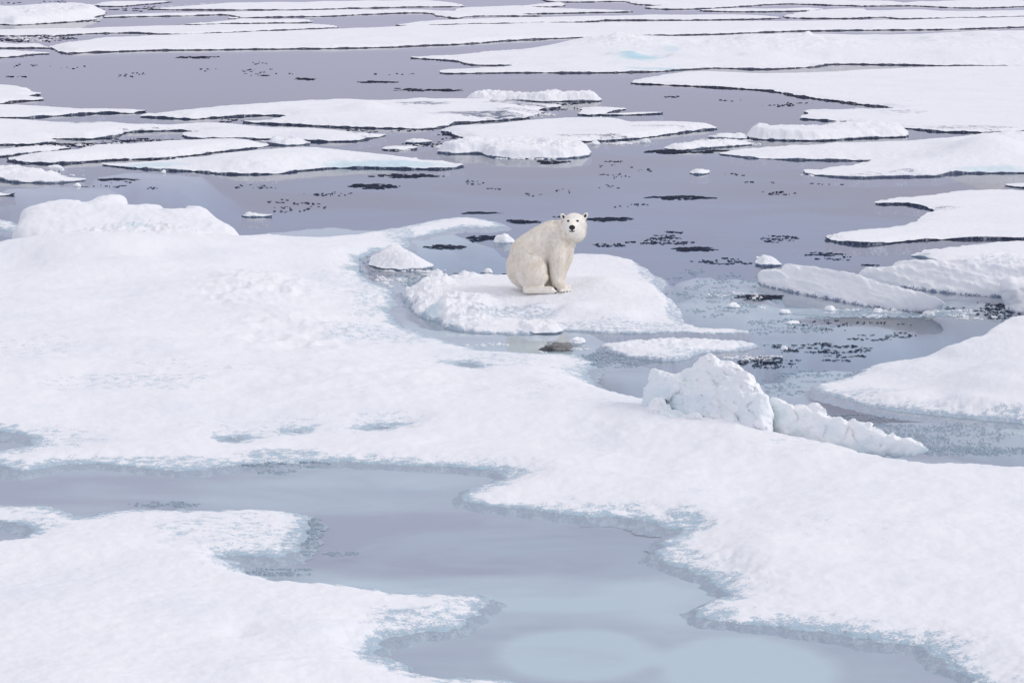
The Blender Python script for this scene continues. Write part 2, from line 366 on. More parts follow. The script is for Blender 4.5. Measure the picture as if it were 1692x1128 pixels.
MAINOBJ = floe("main_ice_floe", "largest white snow covered floe, filling the middle and right behind the blue melt pond", MAIN, M_POND, su=2.0, sv=1.1,
  hp=[(0,360,.06),(20,380,.12),(60,386,.34),(110,389,.48),(0,440,.1),(70,370,.32),(120,366,.34),(200,362,.36),(160,386,.57),(210,384,.57),(300,382,.44),(365,392,.26),(200,430,.34),(240,370,.28),(300,374,.26),(350,380,.2),(400,388,.12),(480,398,.05),(550,400,.04),(700,370,.03),(650,400,.03),
      (300,430,.22),(400,470,.26),(200,520,.22),(450,520,.2),(500,440,.08),(560,470,.05),(100,480,.18),(0,520,.16),(50,600,.16),(300,600,.16),(550,560,.08),(700,590,.05),(800,600,.05),(900,600,.04),(620,520,.04),
      (480,600,.15),(240,560,.24),(140,640,.07),(360,650,.09),(1250,800,.12),(1380,840,.27),(1000,830,.10),(600,615,.18),(700,618,.18),(850,618,.18),(950,632,.16),(1060,645,.2),(1100,670,.3),(1250,700,.32),(1400,728,.3),(1530,748,.28),(1692,760,.28),(1780,768,.28),
      (200,690,.05),(400,700,.06),(600,720,.06),(300,760,.03),(700,740,.07),(900,720,.12),(1000,780,.12),(900,820,.05),(1150,800,.16),(1150,900,.07),(1300,900,.18),(1250,990,.08),(1500,850,.24),(1450,1000,.12),(1650,950,.22),(1600,1060,.12),(100,740,.04)],
  hpow=1.3, ew=0.7, e0=0.22, en=(0.09, 0.9), en2=(0.10, 4.0), und=0.10, uf=0.45, small=0.010,
  holes=[[(-90,706),(0,712),(35,716),(60,724),(52,736),(25,741),(0,746),(-90,748)], [(-90,374),(0,380),(45,388),(78,396),(90,404),(60,409),(0,421),(-90,430)],
         [(366,728),(375,724),(395,723),(402,726),(385,731)], [(472,714),(485,711),(510,712),(490,716)], [(597,709),(625,705),(652,703),(640,708),(610,712)],
         [(748,602),(772,599),(800,604),(780,609)]],
  lumps=[(240,404,90,14,.24,1.6),(430,490,90,30,.16,1.1),(500,560,120,30,.10,1.0),(700,640,300,30,.05,.8),(1150,720,200,30,.05,.9),(345,372,30,8,.12,2.0),(620,480,30,60,.03,5.0)],
  wets=[(620,480,40,50,.55),(650,560,110,16,.55),(820,600,110,12,.5),(200,640,150,16,.46),(60,590,90,18,.4),(330,620,160,10,.36),(1300,770,160,12,.3),(560,470,50,30,.42),(1420,900,160,20,.28),(900,660,150,10,.33),(60,730,120,25,.5),(480,705,180,12,.38),(470,757,90,13,.8),(0,740,90,22,.7),(640,700,60,8,.5),
        (1130,870,45,22,.85),(1190,975,45,18,.8),(1110,920,50,10,.7),(820,800,40,14,.7),(1350,1038,140,8,.65),(1560,1095,60,12,.7),(250,765,200,8,.7),(950,845,150,6,.65),(660,390,30,14,.7),(30,418,70,5,.7),(950,612,40,10,.6),(1000,690,60,10,.35)],
  blues=[(230,403,22,7,.35),(265,400,18,5,.25),(320,370,10,4,.25),(0,402,50,14,.1)], wetw=0.42, rim=1.0, out_=0.0, skirt=0.4, cap=.018, ub=.20, uz=.085, etop=1.0, seed=3)
FORE = [(-90,832),(0,833),(64,833),(91,839),(119,851),(151,851),(179,843),(215,839),(318,841),(397,838),(469,841),(508,849),(518,856),(500,871),(497,893),(489,906),(461,918),(372,918),(393,930),
 (421,946),(469,960),(556,962),(636,974),(676,979),(744,979),(782,981),(811,992),(797,1007),(767,1026),(733,1041),(691,1043),(645,1053),(621,1066),(627,1079),(661,1094),(683,1108),(752,1115),(812,1117),(896,1131),(980,1150),(1040,1215),(-90,1215)]
floe("foreground_ice_floe", "near white floe in the bottom left corner with a low slushy tongue", FORE, M_POND, su=2.0, sv=1.1,
  hp=[(0,850,.03),(150,860,.04),(300,860,.04),(450,870,.03),(480,900,.03),(0,905,.16),(100,900,.17),(180,890,.18),(300,925,.16),(400,948,.14),(550,975,.12),(720,990,.06),(780,990,.04),(650,1020,.05),(500,1030,.2),(300,1000,.24),(100,1000,.26),
      (100,1120,.3),(400,1100,.26),(560,1100,.18),(620,1060,.06),(640,1100,.05),(750,1128,.05),(-60,850,.03),(280,890,.05),(240,880,.06)],
  hpow=1.3, ew=0.5, e0=0.25, en=(0.09, 0.9), en2=(0.10, 4.5), und=0.05, uf=0.6, small=0.012,
  holes=[[(-90,858),(0,862),(30,866),(62,873),(55,884),(30,893),(0,900),(-90,905)]],
  bumps=[(395,1068,-.05,.16,.25),(318,1098,-.02,.12,.15)],
  wets=[(390,885,150,38,.5),(490,890,25,40,.85),(430,920,70,12,.85),(250,845,110,10,.55),(60,845,70,10,.5),(700,1030,100,22,.7),(640,1075,50,30,.9),(760,1000,50,18,.6),(760,1120,120,8,.7),(30,895,70,9,.85),(40,865,60,8,.6),(450,945,60,7,.8)],
  wetw=0.36, rim=1.0, out_=0.0, skirt=0.4, cap=.018, ub=.20, uz=.085, etop=1.0, seed=11)
BEARF = [(659,482,0),(675,506,0),(690,522,0),(712,529,0),(724,530,0),(737,541,0),(783,549,0),(836,552,0),(895,550,0),(935,546,0),(990,549,0),(1044,551,0),(1111,550,0),(1160,551,0),(1237,551,0),(1217,545,0.01),(1163,542,.02),(1131,533,.02),
 (1124,518,0),(1104,498,0),(1092,486,0),(1104,470,0),(1094,461,0),(1065,443,.02),(1046,431,.03),(1030,424,.04),(1010,420,.05),(952,418,.05),(900,424,.06),(862,440,.15),(836,451,.22),(798,450,.24),(761,449,.24),(739,457,.2),(701,460,.18),(683,466,.18),(664,474,.14)]
floe("bear_ice_floe", "small lumpy white floe the polar bear sits on, with a smooth mound to its right", BEARF, M_NEAR, su=1.2, sv=0.45,
  hp=[(690,480,.22),(680,492,.17),(720,470,.24),(740,500,.24),(700,505,.16),(735,528,.1),(780,535,.10),(836,540,.07),(780,490,.26),(800,468,.28),(760,455,.25),(860,475,.28),(890,472,.28),(925,478,.28),(945,477,.27),(900,500,.25),(985,457,.43),(1000,461,.40),(968,470,.32),(1030,478,.3),(1060,500,.2),(1100,528,.07),
      (950,500,.28),(990,535,.12),(1060,543,.07),(930,530,.08),(870,525,.05),(830,512,.06),(900,520,.06),(950,425,.06),(1000,432,.07),(1040,445,.05),(1070,462,.03),(1090,480,.02),(1150,548,.03),(1010,510,.22),(1100,552,.03)],
  hpow=1.8, bumps=[(1000,504,.14,.62,.42),(1040,515,.05,.8,.6)], ew=0.35, e0=0.6, en=(0.10, 1.6), en2=(0.05, 6), und=0.015, uf=1.0, small=0.01,
  lumps=[(700,488,46,22,.17,1.5),(745,525,60,22,.13,1.8),(740,470,60,14,.13,1.5),(800,520,60,20,.07,2.2),(700,500,60,24,.03,5)],
  wets=[(840,525,80,11,.66),(890,530,45,9,.66),(1050,545,120,7,.6),(1092,480,22,30,.9),(1065,450,14,20,.7),(1115,525,15,20,.8),(960,545,60,6,.6),(780,543,60,7,.5),(1120,555,60,4,.6)],
  blues=[(700,527,25,6,.4)], wetw=0.13, rim=0.35, out_=-0.04, skirt=0.2, cap=.05, ub=.45, uz=.7, etop=.95, seed=21)
floe("right_ice_floe", "high white floe rising at the right edge above the slushy channel",
  [(1345,639,0),(1375,654,0),(1420,665,0),(1464,675,0),(1524,683,0),(1613,692,0),(1665,696,0),(1692,698,0),(1800,703,0),(1800,470,.7),(1692,519,.6),(1651,534,.5),(1613,549,.42),(1587,563,.35),(1535,589,.15),(1483,594,.1),(1450,602,.04),(1427,610,.02),(1410,622,.01)],
  M_NEAR, su=1.6, sv=0.8, hp=[(1380,640,.03),(1430,625,.05),(1470,640,.08),(1483,600,.14),(1540,595,.22),(1540,660,.12),(1587,567,.42),(1613,553,.5),(1651,538,.6),(1692,523,.7),(1780,480,.85),(1650,620,.4),(1600,650,.25),(1690,600,.5),(1692,680,.15),(1780,620,.5)],
  hpow=1.5, ew=0.5, e0=0.4, en=(0.08, 1.2), en2=(0.04, 6), und=0.03, uf=0.8, wets=[(1420,655,80,8,.6),(1660,693,60,5,.7),(1520,678,80,5,.5)], wetw=0.25, rim=1.0, out_=0.0, skirt=0.4, cap=.03, ub=.20, uz=.085, etop=1.0, seed=31,
  lumps=[(1620,560,60,10,.05,3),(1480,600,60,8,.05,3)])
floe("ice_floe", "rough flat floe just below the bear's floe, beside the jagged ice ridge",
  [(990,570),(998,580),(1035,589),(1075,596),(1115,597),(1140,592),(1165,583),(1215,580),(1257,573),(1250,568),(1205,563),(1150,560),(1100,561),(1050,564),(1015,567)], M_NEAR, sv=0.5, H=0.10, e0=.6, ew=.3, en=(.08,1.4), en2=(.04,6),
  lumps=[(1110,570,120,16,.05,3.5)], wets=[(1150,590,60,8,.6),(1230,572,30,8,.5),(1080,594,60,5,.5)], wetw=.15, out_=-.04, ub=.35, uz=.6, etop=.95, cap=.035, seed=33)
# ---- slabs on the right
floe("ice_floe", "smooth low floe entering at right behind the thick slabs, its tip pointing left",
  [(1505,421),(1520,426),(1540,432),(1600,441),(1690,455),(1800,462),(1800,398),(1692,397),(1620,401),(1560,407),(1530,412)], M_NEAR, sv=.4, H=.12, e0=.5, wets=[(1525,428,18,5,.8),(1650,440,60,8,.5)], lumps=[(1660,438,50,10,.08,2.5)], seed=45)
# ---- right side floes behind
floe("ice_floe", "flat wavy floe at right whose long dark front edge curves round a water notch",
  [(1360,394),(1385,401),(1430,405),(1480,402),(1530,397),(1600,396),(1692,396),(1800,396),(1800,318),(1692,314),(1630,312),(1570,316),(1520,322),(1480,326),(1448,332),(1450,338),(1495,338),(1530,345),(1545,350),(1525,355),(1515,366),(1470,374),(1420,378),(1385,384)],
  M_FAR, su=1.5, sv=.35, H=.09, e0=.75, ew=.5, en=(.08,.9), en2=(.03,5), wetw=.05, rim=.75, seed=51, wets=[(1375,392,15,6,.6),(1560,349,30,3,.6)])
floe("ice_floe", "long hummocky floe at right ending in a pointed tip beside dark brash",
  [(1186,253),(1210,258),(1260,263),(1330,265),(1400,266),(1440,267),(1400,272),(1345,278),(1325,281),(1335,288),(1380,293),(1430,295),(1480,293),(1545,292),(1580,287),(1692,287),(1800,288),(1800,222),(1692,226),(1660,219),(1625,220),(1610,226),(1540,231),(1470,236),(1380,235),(1300,240),(1240,243)],
  M_FAR2, su=1.5, sv=.3, hp=[(1200,252,.06),(1300,246,.2),(1400,242,.25),(1390,260,.15),(1350,284,.07),(1450,285,.1),(1500,240,.3),(1600,232,.4),(1650,223,.75),(1625,226,.55),(1692,232,.5),(1780,235,.4),(1560,265,.3),(1680,262,.35),(1600,283,.12),(1692,280,.15)],
  e0=.5, ew=3.0, en=(.12,.7), wetw=.06, rim=.6, blues=[(1640,285,60,3,.35)], lumps=[(1660,240,50,10,.12,1.0)], seed=53, wets=[(1450,292,120,4,.5),(1480,289,60,4,.5)])
floe("ice_floe", "narrow raised bar of snowy ice lying between two big floes on the right",
  [(1233,222),(1240,230),(1300,233),(1360,233),(1430,229),(1495,227),(1500,219),(1480,213),(1430,211),(1390,212),(1340,218),(1290,219),(1250,217)], M_FAR, su=1.4, sv=.25, H=.30, e0=.65, ew=.4, en=(.1,1), wetw=.06, rim=.4, lumps=[(1360,220,140,8,.1,1.3)], seed=55)
floe("ice_floe", "broad flat white floe filling the upper right, its ragged edge running down to the right",
  [(1040,138),(1100,141),(1180,145),(1270,151),(1310,158),(1340,163),(1395,170),(1440,176),(1475,178),(1400,180),(1345,180),(1325,184),(1335,190),(1318,197),(1400,202),(1440,207),(1500,213),(1560,219),(1650,219),(1692,217),(1800,217),(1800,105),(1692,108),(1560,110),(1450,114),(1350,119),(1260,121),(1180,118),(1140,118),(1090,125)],
  M_FAR, su=1.6, sv=.3, H=.10, e0=.8, ew=.6, en=(.18,.5), en2=(.05,3), wetw=.06, rim=.75, seed=57, wets=[(1480,190,60,5,.45),(1600,215,90,3,.6),(1430,178,60,2,.5)])
sil = [(x, y+(2.5 if y > 63.5 else 0)) for x, y in [(760,84),(820,82),(900,78),(975,73),(1000,65),(1012,59),(1022,56),(1034,58),(1050,63),(1075,66),(1100,65),(1120,68),(1145,67),(1160,73),(1172,66),(1200,65),(1230,61),(1255,59),(1290,62),(1318,62),(1335,54),(1348,62),(1400,63),(1440,67),(1500,65),(1560,60),(1640,54),(1692,56),(1780,57)]]
hp_ = [(x, y, 7-138*(150+y)/4700.) for x, y in sil]
hp_ += [(x, (7-z)*FPX/130-150, z) for x, z in ((760,.12),(900,.22),(980,.3),(1030,.5),(1080,.2),(1130,.42),(1200,.3),(1250,.45),(1330,.3),(1400,.42),(1500,.35),(1600,.5),(1700,.4),(1790,.4))]
hp_ += [(x, (7-z)*FPX/124.5-150, z) for x, z in ((740,.06),(850,.12),(960,.16),(1060,.2),(1150,.25),(1250,.2),(1350,.22),(1450,.2),(1600,.2),(1780,.2))]
floe("ice_ridge_floe", "long hummocked ridge floe along the top right with turquoise streaks",
  [(728,122),(780,122),(850,121),(920,121),(1000,121),(1080,119),(1130,116),(1180,113),(1260,115),(1340,112),(1370,107),(1430,107),(1560,109),(1692,110),(1800,112),(1800,77,0),(1500,77,0),(1300,77,0),(1100,77,0),(980,79,0),(900,81,0),(800,87,0),(740,93,0),(670,96,0),(720,99),(760,103),(780,108),(850,110),(780,114),(735,116)],
  M_FAR2, su=1.2, sv=.18, hp=hp_, e0=.5, ew=2.5, hpow=2.2, en=(.2,.5), wetw=.05, rim=.6, lumps=[(1030,88,60,8,.16,.8),(1250,90,200,8,.12,.7),(1600,90,200,8,.10,.6)], blues=[(1060,94,34,4,.8,.3),(1220,117,160,1.2,.8),(1480,110,120,.8,.55),(1110,83,12,2,.3,.4)], seed=59)
# ---- middle
MF = dict(mat=M_FAR, su=1.4, sv=.25, e0=.7, ew=.5, wetw=.05)
floe("ice_floe", "long low white floe in the centre distance with two pointed left tips",
  [(225,193),(260,195),(315,198),(360,195),(430,191),(470,193),(440,199),(398,202),(430,205),(500,208),(560,211),(640,213),(700,214),(730,211),(750,205),(800,202),(860,197),(880,193),(905,187),(890,183),(930,177),(890,171),(830,168),(760,166),(700,162),(640,166),(570,165),(480,169),(420,174),(340,179),(280,185),(250,189)], M_FAR, su=1.4, sv=.25,
  H=.2, e0=.5, ew=1.2, en=(.2,.5), wetw=.06, rim=.7, und=.06, seed=61, wets=[(700,180,50,3,.8),(860,178,60,4,.7),(790,196,90,4,.85),(850,188,60,3,.6)], bumps=[(605,190,.25,.8,1.2)])
floe("ice_bar", "crumbly raised bar of ice with a peak behind the long centre floe",
  [(770,165),(800,167),(850,167),(900,169),(940,168),(990,168),(991,163),(970,160),(945,162),(930,158),(914,156),(900,161),(870,162),(840,160),(800,158),(780,160)], M_MID, su=1.2, sv=.18,
  hp=[(780,162,.2),(800,157,.4),(840,160,.25),(880,163,.2),(905,158,.4),(914,153,.6),(930,158,.4),(960,160,.3),(988,156,.45)], e0=.6, ew=.4, en=(.1,1), wetw=.04, rim=.35, lumps=[(880,163,130,5,.15,1.5)], seed=63, hpow=2)
floe("ice_floe", "smooth white floe with a long point to the right, directly above the bear's head",
  [(740,222),(752,226),(775,232),(850,235),(930,236),(990,234),(1040,231),(1100,224),(1150,217),(1190,213),(1150,206),(1100,204),(1060,204),(1030,199),(980,197),(930,197),(870,200),(810,207),(770,210),(725,215)], H=.16, rim=.7, seed=65, wets=[(1090,217,50,2,.6),(1000,231,100,3,.6)], **MF)
floe("ice_floe", "lumpy white floe with scalloped front edge, just above and left of the bear",
  [(722,252),(750,255),(795,254),(800,258),(830,262),(880,263),(930,263),(965,260),(979,252),(965,246),(930,241),(880,238),(845,238),(810,236),(790,233),(775,238),(745,246)], M_MID, su=1.2, sv=.25,
  H=.26, e0=.6, ew=.3, wetw=.05, rim=.4, lumps=[(850,250,130,10,.14,1.5),(930,252,50,8,.1,2)], en=(.1,1), seed=67)
floe("ice_floe", "small flat triangular floe with a dark slanting front edge, right of the crumbly bar",
  [(955,190),(975,192),(1000,189),(1035,180),(1010,177),(980,176),(960,177),(945,178),(962,183)], H=.1, rim=.8, seed=69, **MF)
floe("ice_floe", "long thin white floe at left centre ending in a broken dark tip",
  [(-60,196),(0,196),(50,195),(100,192),(140,189),(185,187),(215,188),(246,184),(215,181),(150,180),(100,178),(40,175),(0,174),(-60,173)], H=.13, rim=.8, seed=71, **MF)
floe("ice_floe", "small white forked floe at the left edge in the distance",
  [(-60,173),(0,172),(30,168),(70,166),(72,162),(45,160),(70,156),(52,153),(52,149),(30,145),(40,143),(15,142),(0,140),(-60,138)], H=.14, rim=.7, seed=73, **MF)
floe("ice_floe", "broad pale floe at left with a square notched end beside slush",
  [(-60,242),(0,240),(45,239),(90,237),(90,230),(150,231),(190,226),(215,219),(260,217),(300,216),(330,220),(300,223),(315,229),(350,230),(420,231),(470,233),(540,235),(590,234),(625,228),(640,222),(600,220),(560,216),(500,213),(440,210),(400,207),(330,204),(280,208),(220,205),(170,202),(120,204),(60,199),(0,197),(-60,197)], M_FAR, su=1.4, sv=.25,
  H=.16, e0=.5, ew=.8, en=(.15,.6), wetw=.06, rim=.6, seed=75, und=.05, wets=[(260,219,60,3,.7),(140,210,40,2,.7),(600,228,30,3,.5)])
floe("ice_floe", "curved white floe at left ending in a sharp right tip, in front of the slush",
  [(8,265),(40,270),(90,272),(150,268),(210,264),(270,263),(310,259),(360,252),(420,246),(445,240),(400,233),(330,234),(260,236),(200,242),(130,246),(110,254),(60,256),(30,260)], M_FAR, su=1.4, sv=.25, H=.2, e0=.5, ew=.8, wetw=.08, rim=.6, seed=77)
floe("ice_floe", "long white floe left of centre with a grey shaded peak and a mirror reflection below",
  [(165,272),(200,277),(270,282),(320,284),(360,288),(420,289),(465,288),(490,284),(540,279),(600,278),(680,280),(740,280),(765,275),(755,270),(700,262),(640,257),(590,252),(550,249),(500,250),(455,248),(400,254),(330,258),(270,264),(210,267)], M_FAR, su=1.2, sv=.22,
  hp=[(180,271,.06),(270,270,.15),(350,268,.25),(320,280,.12),(400,262,.35),(395,262,.4),(440,255,.5),(455,251,.6),(500,252,.55),(546,247,.62),(600,253,.45),(650,259,.3),(700,266,.18),(750,272,.1),(420,280,.25),(500,272,.25),(600,272,.2),(680,275,.1),(460,284,.15)],
  e0=.5, ew=1.8, en=(.1,.8), wetw=.06, rim=.6, seed=79, blues=[(640,277,110,2.5,.5),(240,277,60,3,.4)], hpow=2)
# ---- far bands
B = dict(mat=M_FAR2, su=1.8, sv=.2, e0=.85, ew=1.0, wetw=.04, en=(.35, .35), en2=(.12, 1.6), und=.05, uf=.3)
floe("ice_floe", "very long flat white floe spanning the upper frame, ending in a tip at left", [(80,78),(95,85),(108,90),(138,88),(160,87),(240,84),(335,83),(600,80),(700,76),(776,73),(858,67),(1007,61),(1160,58),(1315,52),(1576,49),(1692,45),(1800,44),(1800,25),(1692,29),(1490,34),(1290,37),(1092,38),(988,39),(900,40),(798,42),(649,45),(555,49),(391,56),(261,60),(160,65),(110,72)], H=.18, rim=.8, seed=81, **B)
bands = [
 ("low flat strip floe above the left end of the longest floe", [(-60,61),(0,60),(40,60),(93,60),(150,56),(231,55),(262,57),(330,57),(430,52),(555,47),(545,42),(500,40),(370,41),(290,43),(150,46),(60,48),(0,49),(-60,50)]),
 ("thin strip floe pointing right, second from the top on the left", [(160,30),(230,28),(300,27),(365,25),(400,30),(365,36),(290,42),(340,41),(420,39),(507,38),(510,33),(440,32),(370,31),(450,29),(560,27),(610,24),(700,22),(730,28),(755,31),(790,27),(900,26),(700,17),(560,17),(400,20),(280,22),(200,25)]),
 ("flat strip floe with dark lower edge at the top centre", [(648,42),(678,44),(720,42),(800,40),(880,39),(985,36),(1000,34),(1160,34),(1290,31),(1275,27),(1150,25),(980,27),(880,29),(757,32),(700,36)]),
 ("thin smooth strip floe at the upper right with a dark pointed left end", [(1292,28),(1330,31),(1420,31),(1455,29),(1490,32),(1540,31),(1692,28),(1800,27),(1800,14),(1660,18),(1570,19),(1520,16),(1440,18),(1420,14),(1340,18)]),
 ("narrow strip floe at the top right edge of the frame", [(1410,10),(1430,11),(1500,10),(1560,13),(1620,14),(1700,11),(1800,10),(1800,1),(1600,1),(1500,4)]),
 ("narrow strip floe touching the top of the frame at right centre", [(1060,13),(1100,16),(1170,15),(1230,11),(1300,7),(1400,10),(1500,10),(1480,3),(1350,1),(1200,4),(1120,8)]),
 ("long thin strip floe touching the top of the frame above the ridge peak", [(905,3),(960,4),(1030,3),(1050,8),(1100,10),(1160,10),(1220,6),(1290,4),(1400,2),(1400,-8),(905,-8)]),
 ("pale strip floe at the top between the left and centre floes", [(480,17),(560,15),(640,13),(690,12),(720,12),(770,11),(740,4),(690,1),(600,2),(500,4),(430,5),(370,6),(300,12),(240,16),(330,17),(400,17)]),
 ("short thin floe with a dark tip in the grey gap at the top centre", [(880,12),(910,12),(935,10),(925,5),(905,5),(860,10),(760,14),(760,22),(850,24),(950,22),(1050,20),(1000,17),(920,14)]),
 ("thin middle strip floe pointing right near the top right corner", [(1155,18),(1200,20),(1262,20),(1325,19),(1360,17),(1330,14),(1260,15),(1200,14)]),
]
for i, (lb, pp) in enumerate(bands):
    floe("ice_floe", lb, pp, H=.13, rim=.85, seed=90+i, **B)
floe("ice_floe", "thick snowy floe with a ragged right end at the top left", [(-60,40),(0,41),(25,42),(80,39),(130,36),(160,33),(150,30),(175,25),(172,18),(150,15),(110,14),(60,17),(0,18),(-60,18)], M_FAR, su=1.4, sv=.18, H=.5, e0=.6, ew=1.2, wetw=.06, rim=.4, lumps=[(100,28,80,8,.3,.5)], seed=101)
floe("ice_floe", "small thin floe with dark underside at the top left beside brash", [(150,10),(165,11),(205,11),(240,8),(290,3),(250,2),(200,3),(170,5)], H=.12, rim=.8, seed=102, **B)
floe("ice_floe", "low pale floe at the left edge just below the distant brash", [(-60,97),(0,96),(40,93),(62,90),(90,90),(70,86),(30,83),(0,82),(-60,81)], H=.1, rim=.8, seed=103, **B)
floe("ice_floe", "thin pale floe at the left edge meeting the tip of the longest floe", [(-60,80),(0,80),(40,80),(75,80),(92,81),(75,77),(62,72),(30,72),(0,70),(-60,69)], H=.1, rim=.8, seed=104, **B)
floe("ice_floe", "small sloping floe with a dark shaded front at the left edge", [(-60,298),(0,297),(25,302),(70,303),(110,302),(140,297),(115,293),(90,288),(50,280),(20,279),(0,278),(-60,276)], M_MID, su=1.2, sv=.25, hp=[(0,284,.3),(50,284,.35),(90,289,.28),(130,295,.08),(60,296,.12),(0,296,.1)], e0=.5, ew=.5, wetw=.12, rim=.3, seed=105, lumps=[(50,290,60,6,.1,1.5)])
floe("ice_floe", "tiny flat floe at the left edge under the sloping dark fronted one", [(-60,325),(0,325),(20,323),(34,320),(15,317),(-60,315)], H=.12, rim=.6, seed=106, **MF)
floe("ice_floe", "slushy pale floe at the left edge below the square notched one", [(-60,262),(0,260),(20,258),(60,254),(95,250),(115,244),(85,240),(50,241),(0,246),(-60,247)], H=.1, rim=.6, seed=107, **MF)

# ---- small floes and plates
sm = [
 ("white rounded hump floe in the dark inlet left of the bear", [(610,438),(625,444),(660,447),(695,447),(716,444),(712,437),(690,430),(680,421),(650,417),(625,420),(612,429)], dict(mat=M_NEAR, H=.3, e0=.35, ew=.5, sv=.3, su=1.2, wetw=.08, rim=.5, lumps=[(660,433,50,10,.06,4)])),
 ("small thin white plate on dark water above the left ice shelf", [(396,357),(410,359),(440,359),(466,357),(455,353),(420,352),(400,354)], dict(mat=M_MID, H=.1, e0=.7, ew=.2, sv=.3, su=1.2, wetw=.06, rim=.5, lumps=[(430,355,40,3,.05,5)])),
 ("pale lumpy plate floating in front of the bear's floe", [(855,548),(870,551),(900,552),(925,551),(933,545),(915,536),(890,531),(870,532),(856,537)], dict(mat=M_NEAR, H=.12, e0=.6, ew=.15, sv=.3, su=1.2, wetw=.06, lumps=[(893,541,40,10,.06,5)])),
 ("small pointed plate with dark edge at the tip of the tilted slab", [(1248,438),(1262,441),(1292,439),(1280,432),(1262,426),(1250,426)], dict(mat=M_MID, H=.16, e0=.6, ew=.2, sv=.3, su=1.2, wetw=.05, rim=.4)),
 ("small oval white plate right of centre with dark underside", [(1138,286),(1150,289),(1168,288),(1174,284),(1160,281),(1145,281)], dict(mat=M_MID, H=.12, e0=.7, ew=.2, sv=.25, su=1.2, wetw=.05, rim=.4)),
 ("crumbly ice strip right of centre among dark brash", [(1096,247),(1130,249),(1180,245),(1240,240),(1250,237),(1200,234),(1160,236),(1130,241),(1105,242)], dict(mat=M_MID, H=.14, e0=.6, ew=.3, sv=.2, su=1.2, wetw=.12, rim=.4, lumps=[(1170,241,80,5,.1,2)])),
 ("short slushy strip left of the raised bar on the right", [(1168,229),(1200,230),(1232,230),(1235,225),(1205,223),(1180,224)], dict(mat=M_MID, H=.1, e0=.6, ew=.3, sv=.2, su=1.2, wetw=.15, rim=.4, lumps=[(1200,226,40,4,.1,2)])),
 ("thin pale spindle shaped floe in the mid water left of the lumpy floe", [(630,248),(660,249),(690,247),(690,243),(665,241),(640,243)], dict(mat=M_FAR, H=.09, e0=.7, ew=.3, sv=.2, su=1.2, wetw=.06)),
 ("low grey ringed plate beside the spindle floe", [(668,236),(690,238),(715,235),(700,231),(680,230)], dict(mat=M_MID, H=.06, e0=.7, ew=.3, sv=.2, su=1.2, wetw=.3, lumps=[(690,234,20,3,.05,3)])),
 ("crumbled heap of snow lying before the pale floes at left centre", [(440,238),(470,241),(500,240),(515,237),(490,232),(460,231)], dict(mat=M_MID, H=.16, e0=.5, ew=.3, sv=.2, su=1.2, wetw=.1, lumps=[(475,236,40,4,.14,1.5)])),
 ("thin flat floe with grey edge right of the triangular floe", [(985,190),(1020,191),(1060,190),(1098,188),(1075,185),(1030,186)], dict(mat=M_FAR, H=.06, e0=.8, ew=.3, sv=.2, su=1.2, wetw=.25)),
 ("thin white sliver entering at the right edge above the flat wavy floe", [(1658,307),(1680,310),(1700,311),(1800,312),(1800,300),(1692,302),(1670,303)], dict(mat=M_FAR, H=.06, e0=.7, ew=.3, sv=.25, su=1.2, wetw=.08)),
]
for i, (lb, pp, kw) in enumerate(sm):
    floe("ice_plate", lb, pp, seed=120+i, cat='ice plate', en=(.04, 2.0), en2=(.03, 7), **kw)

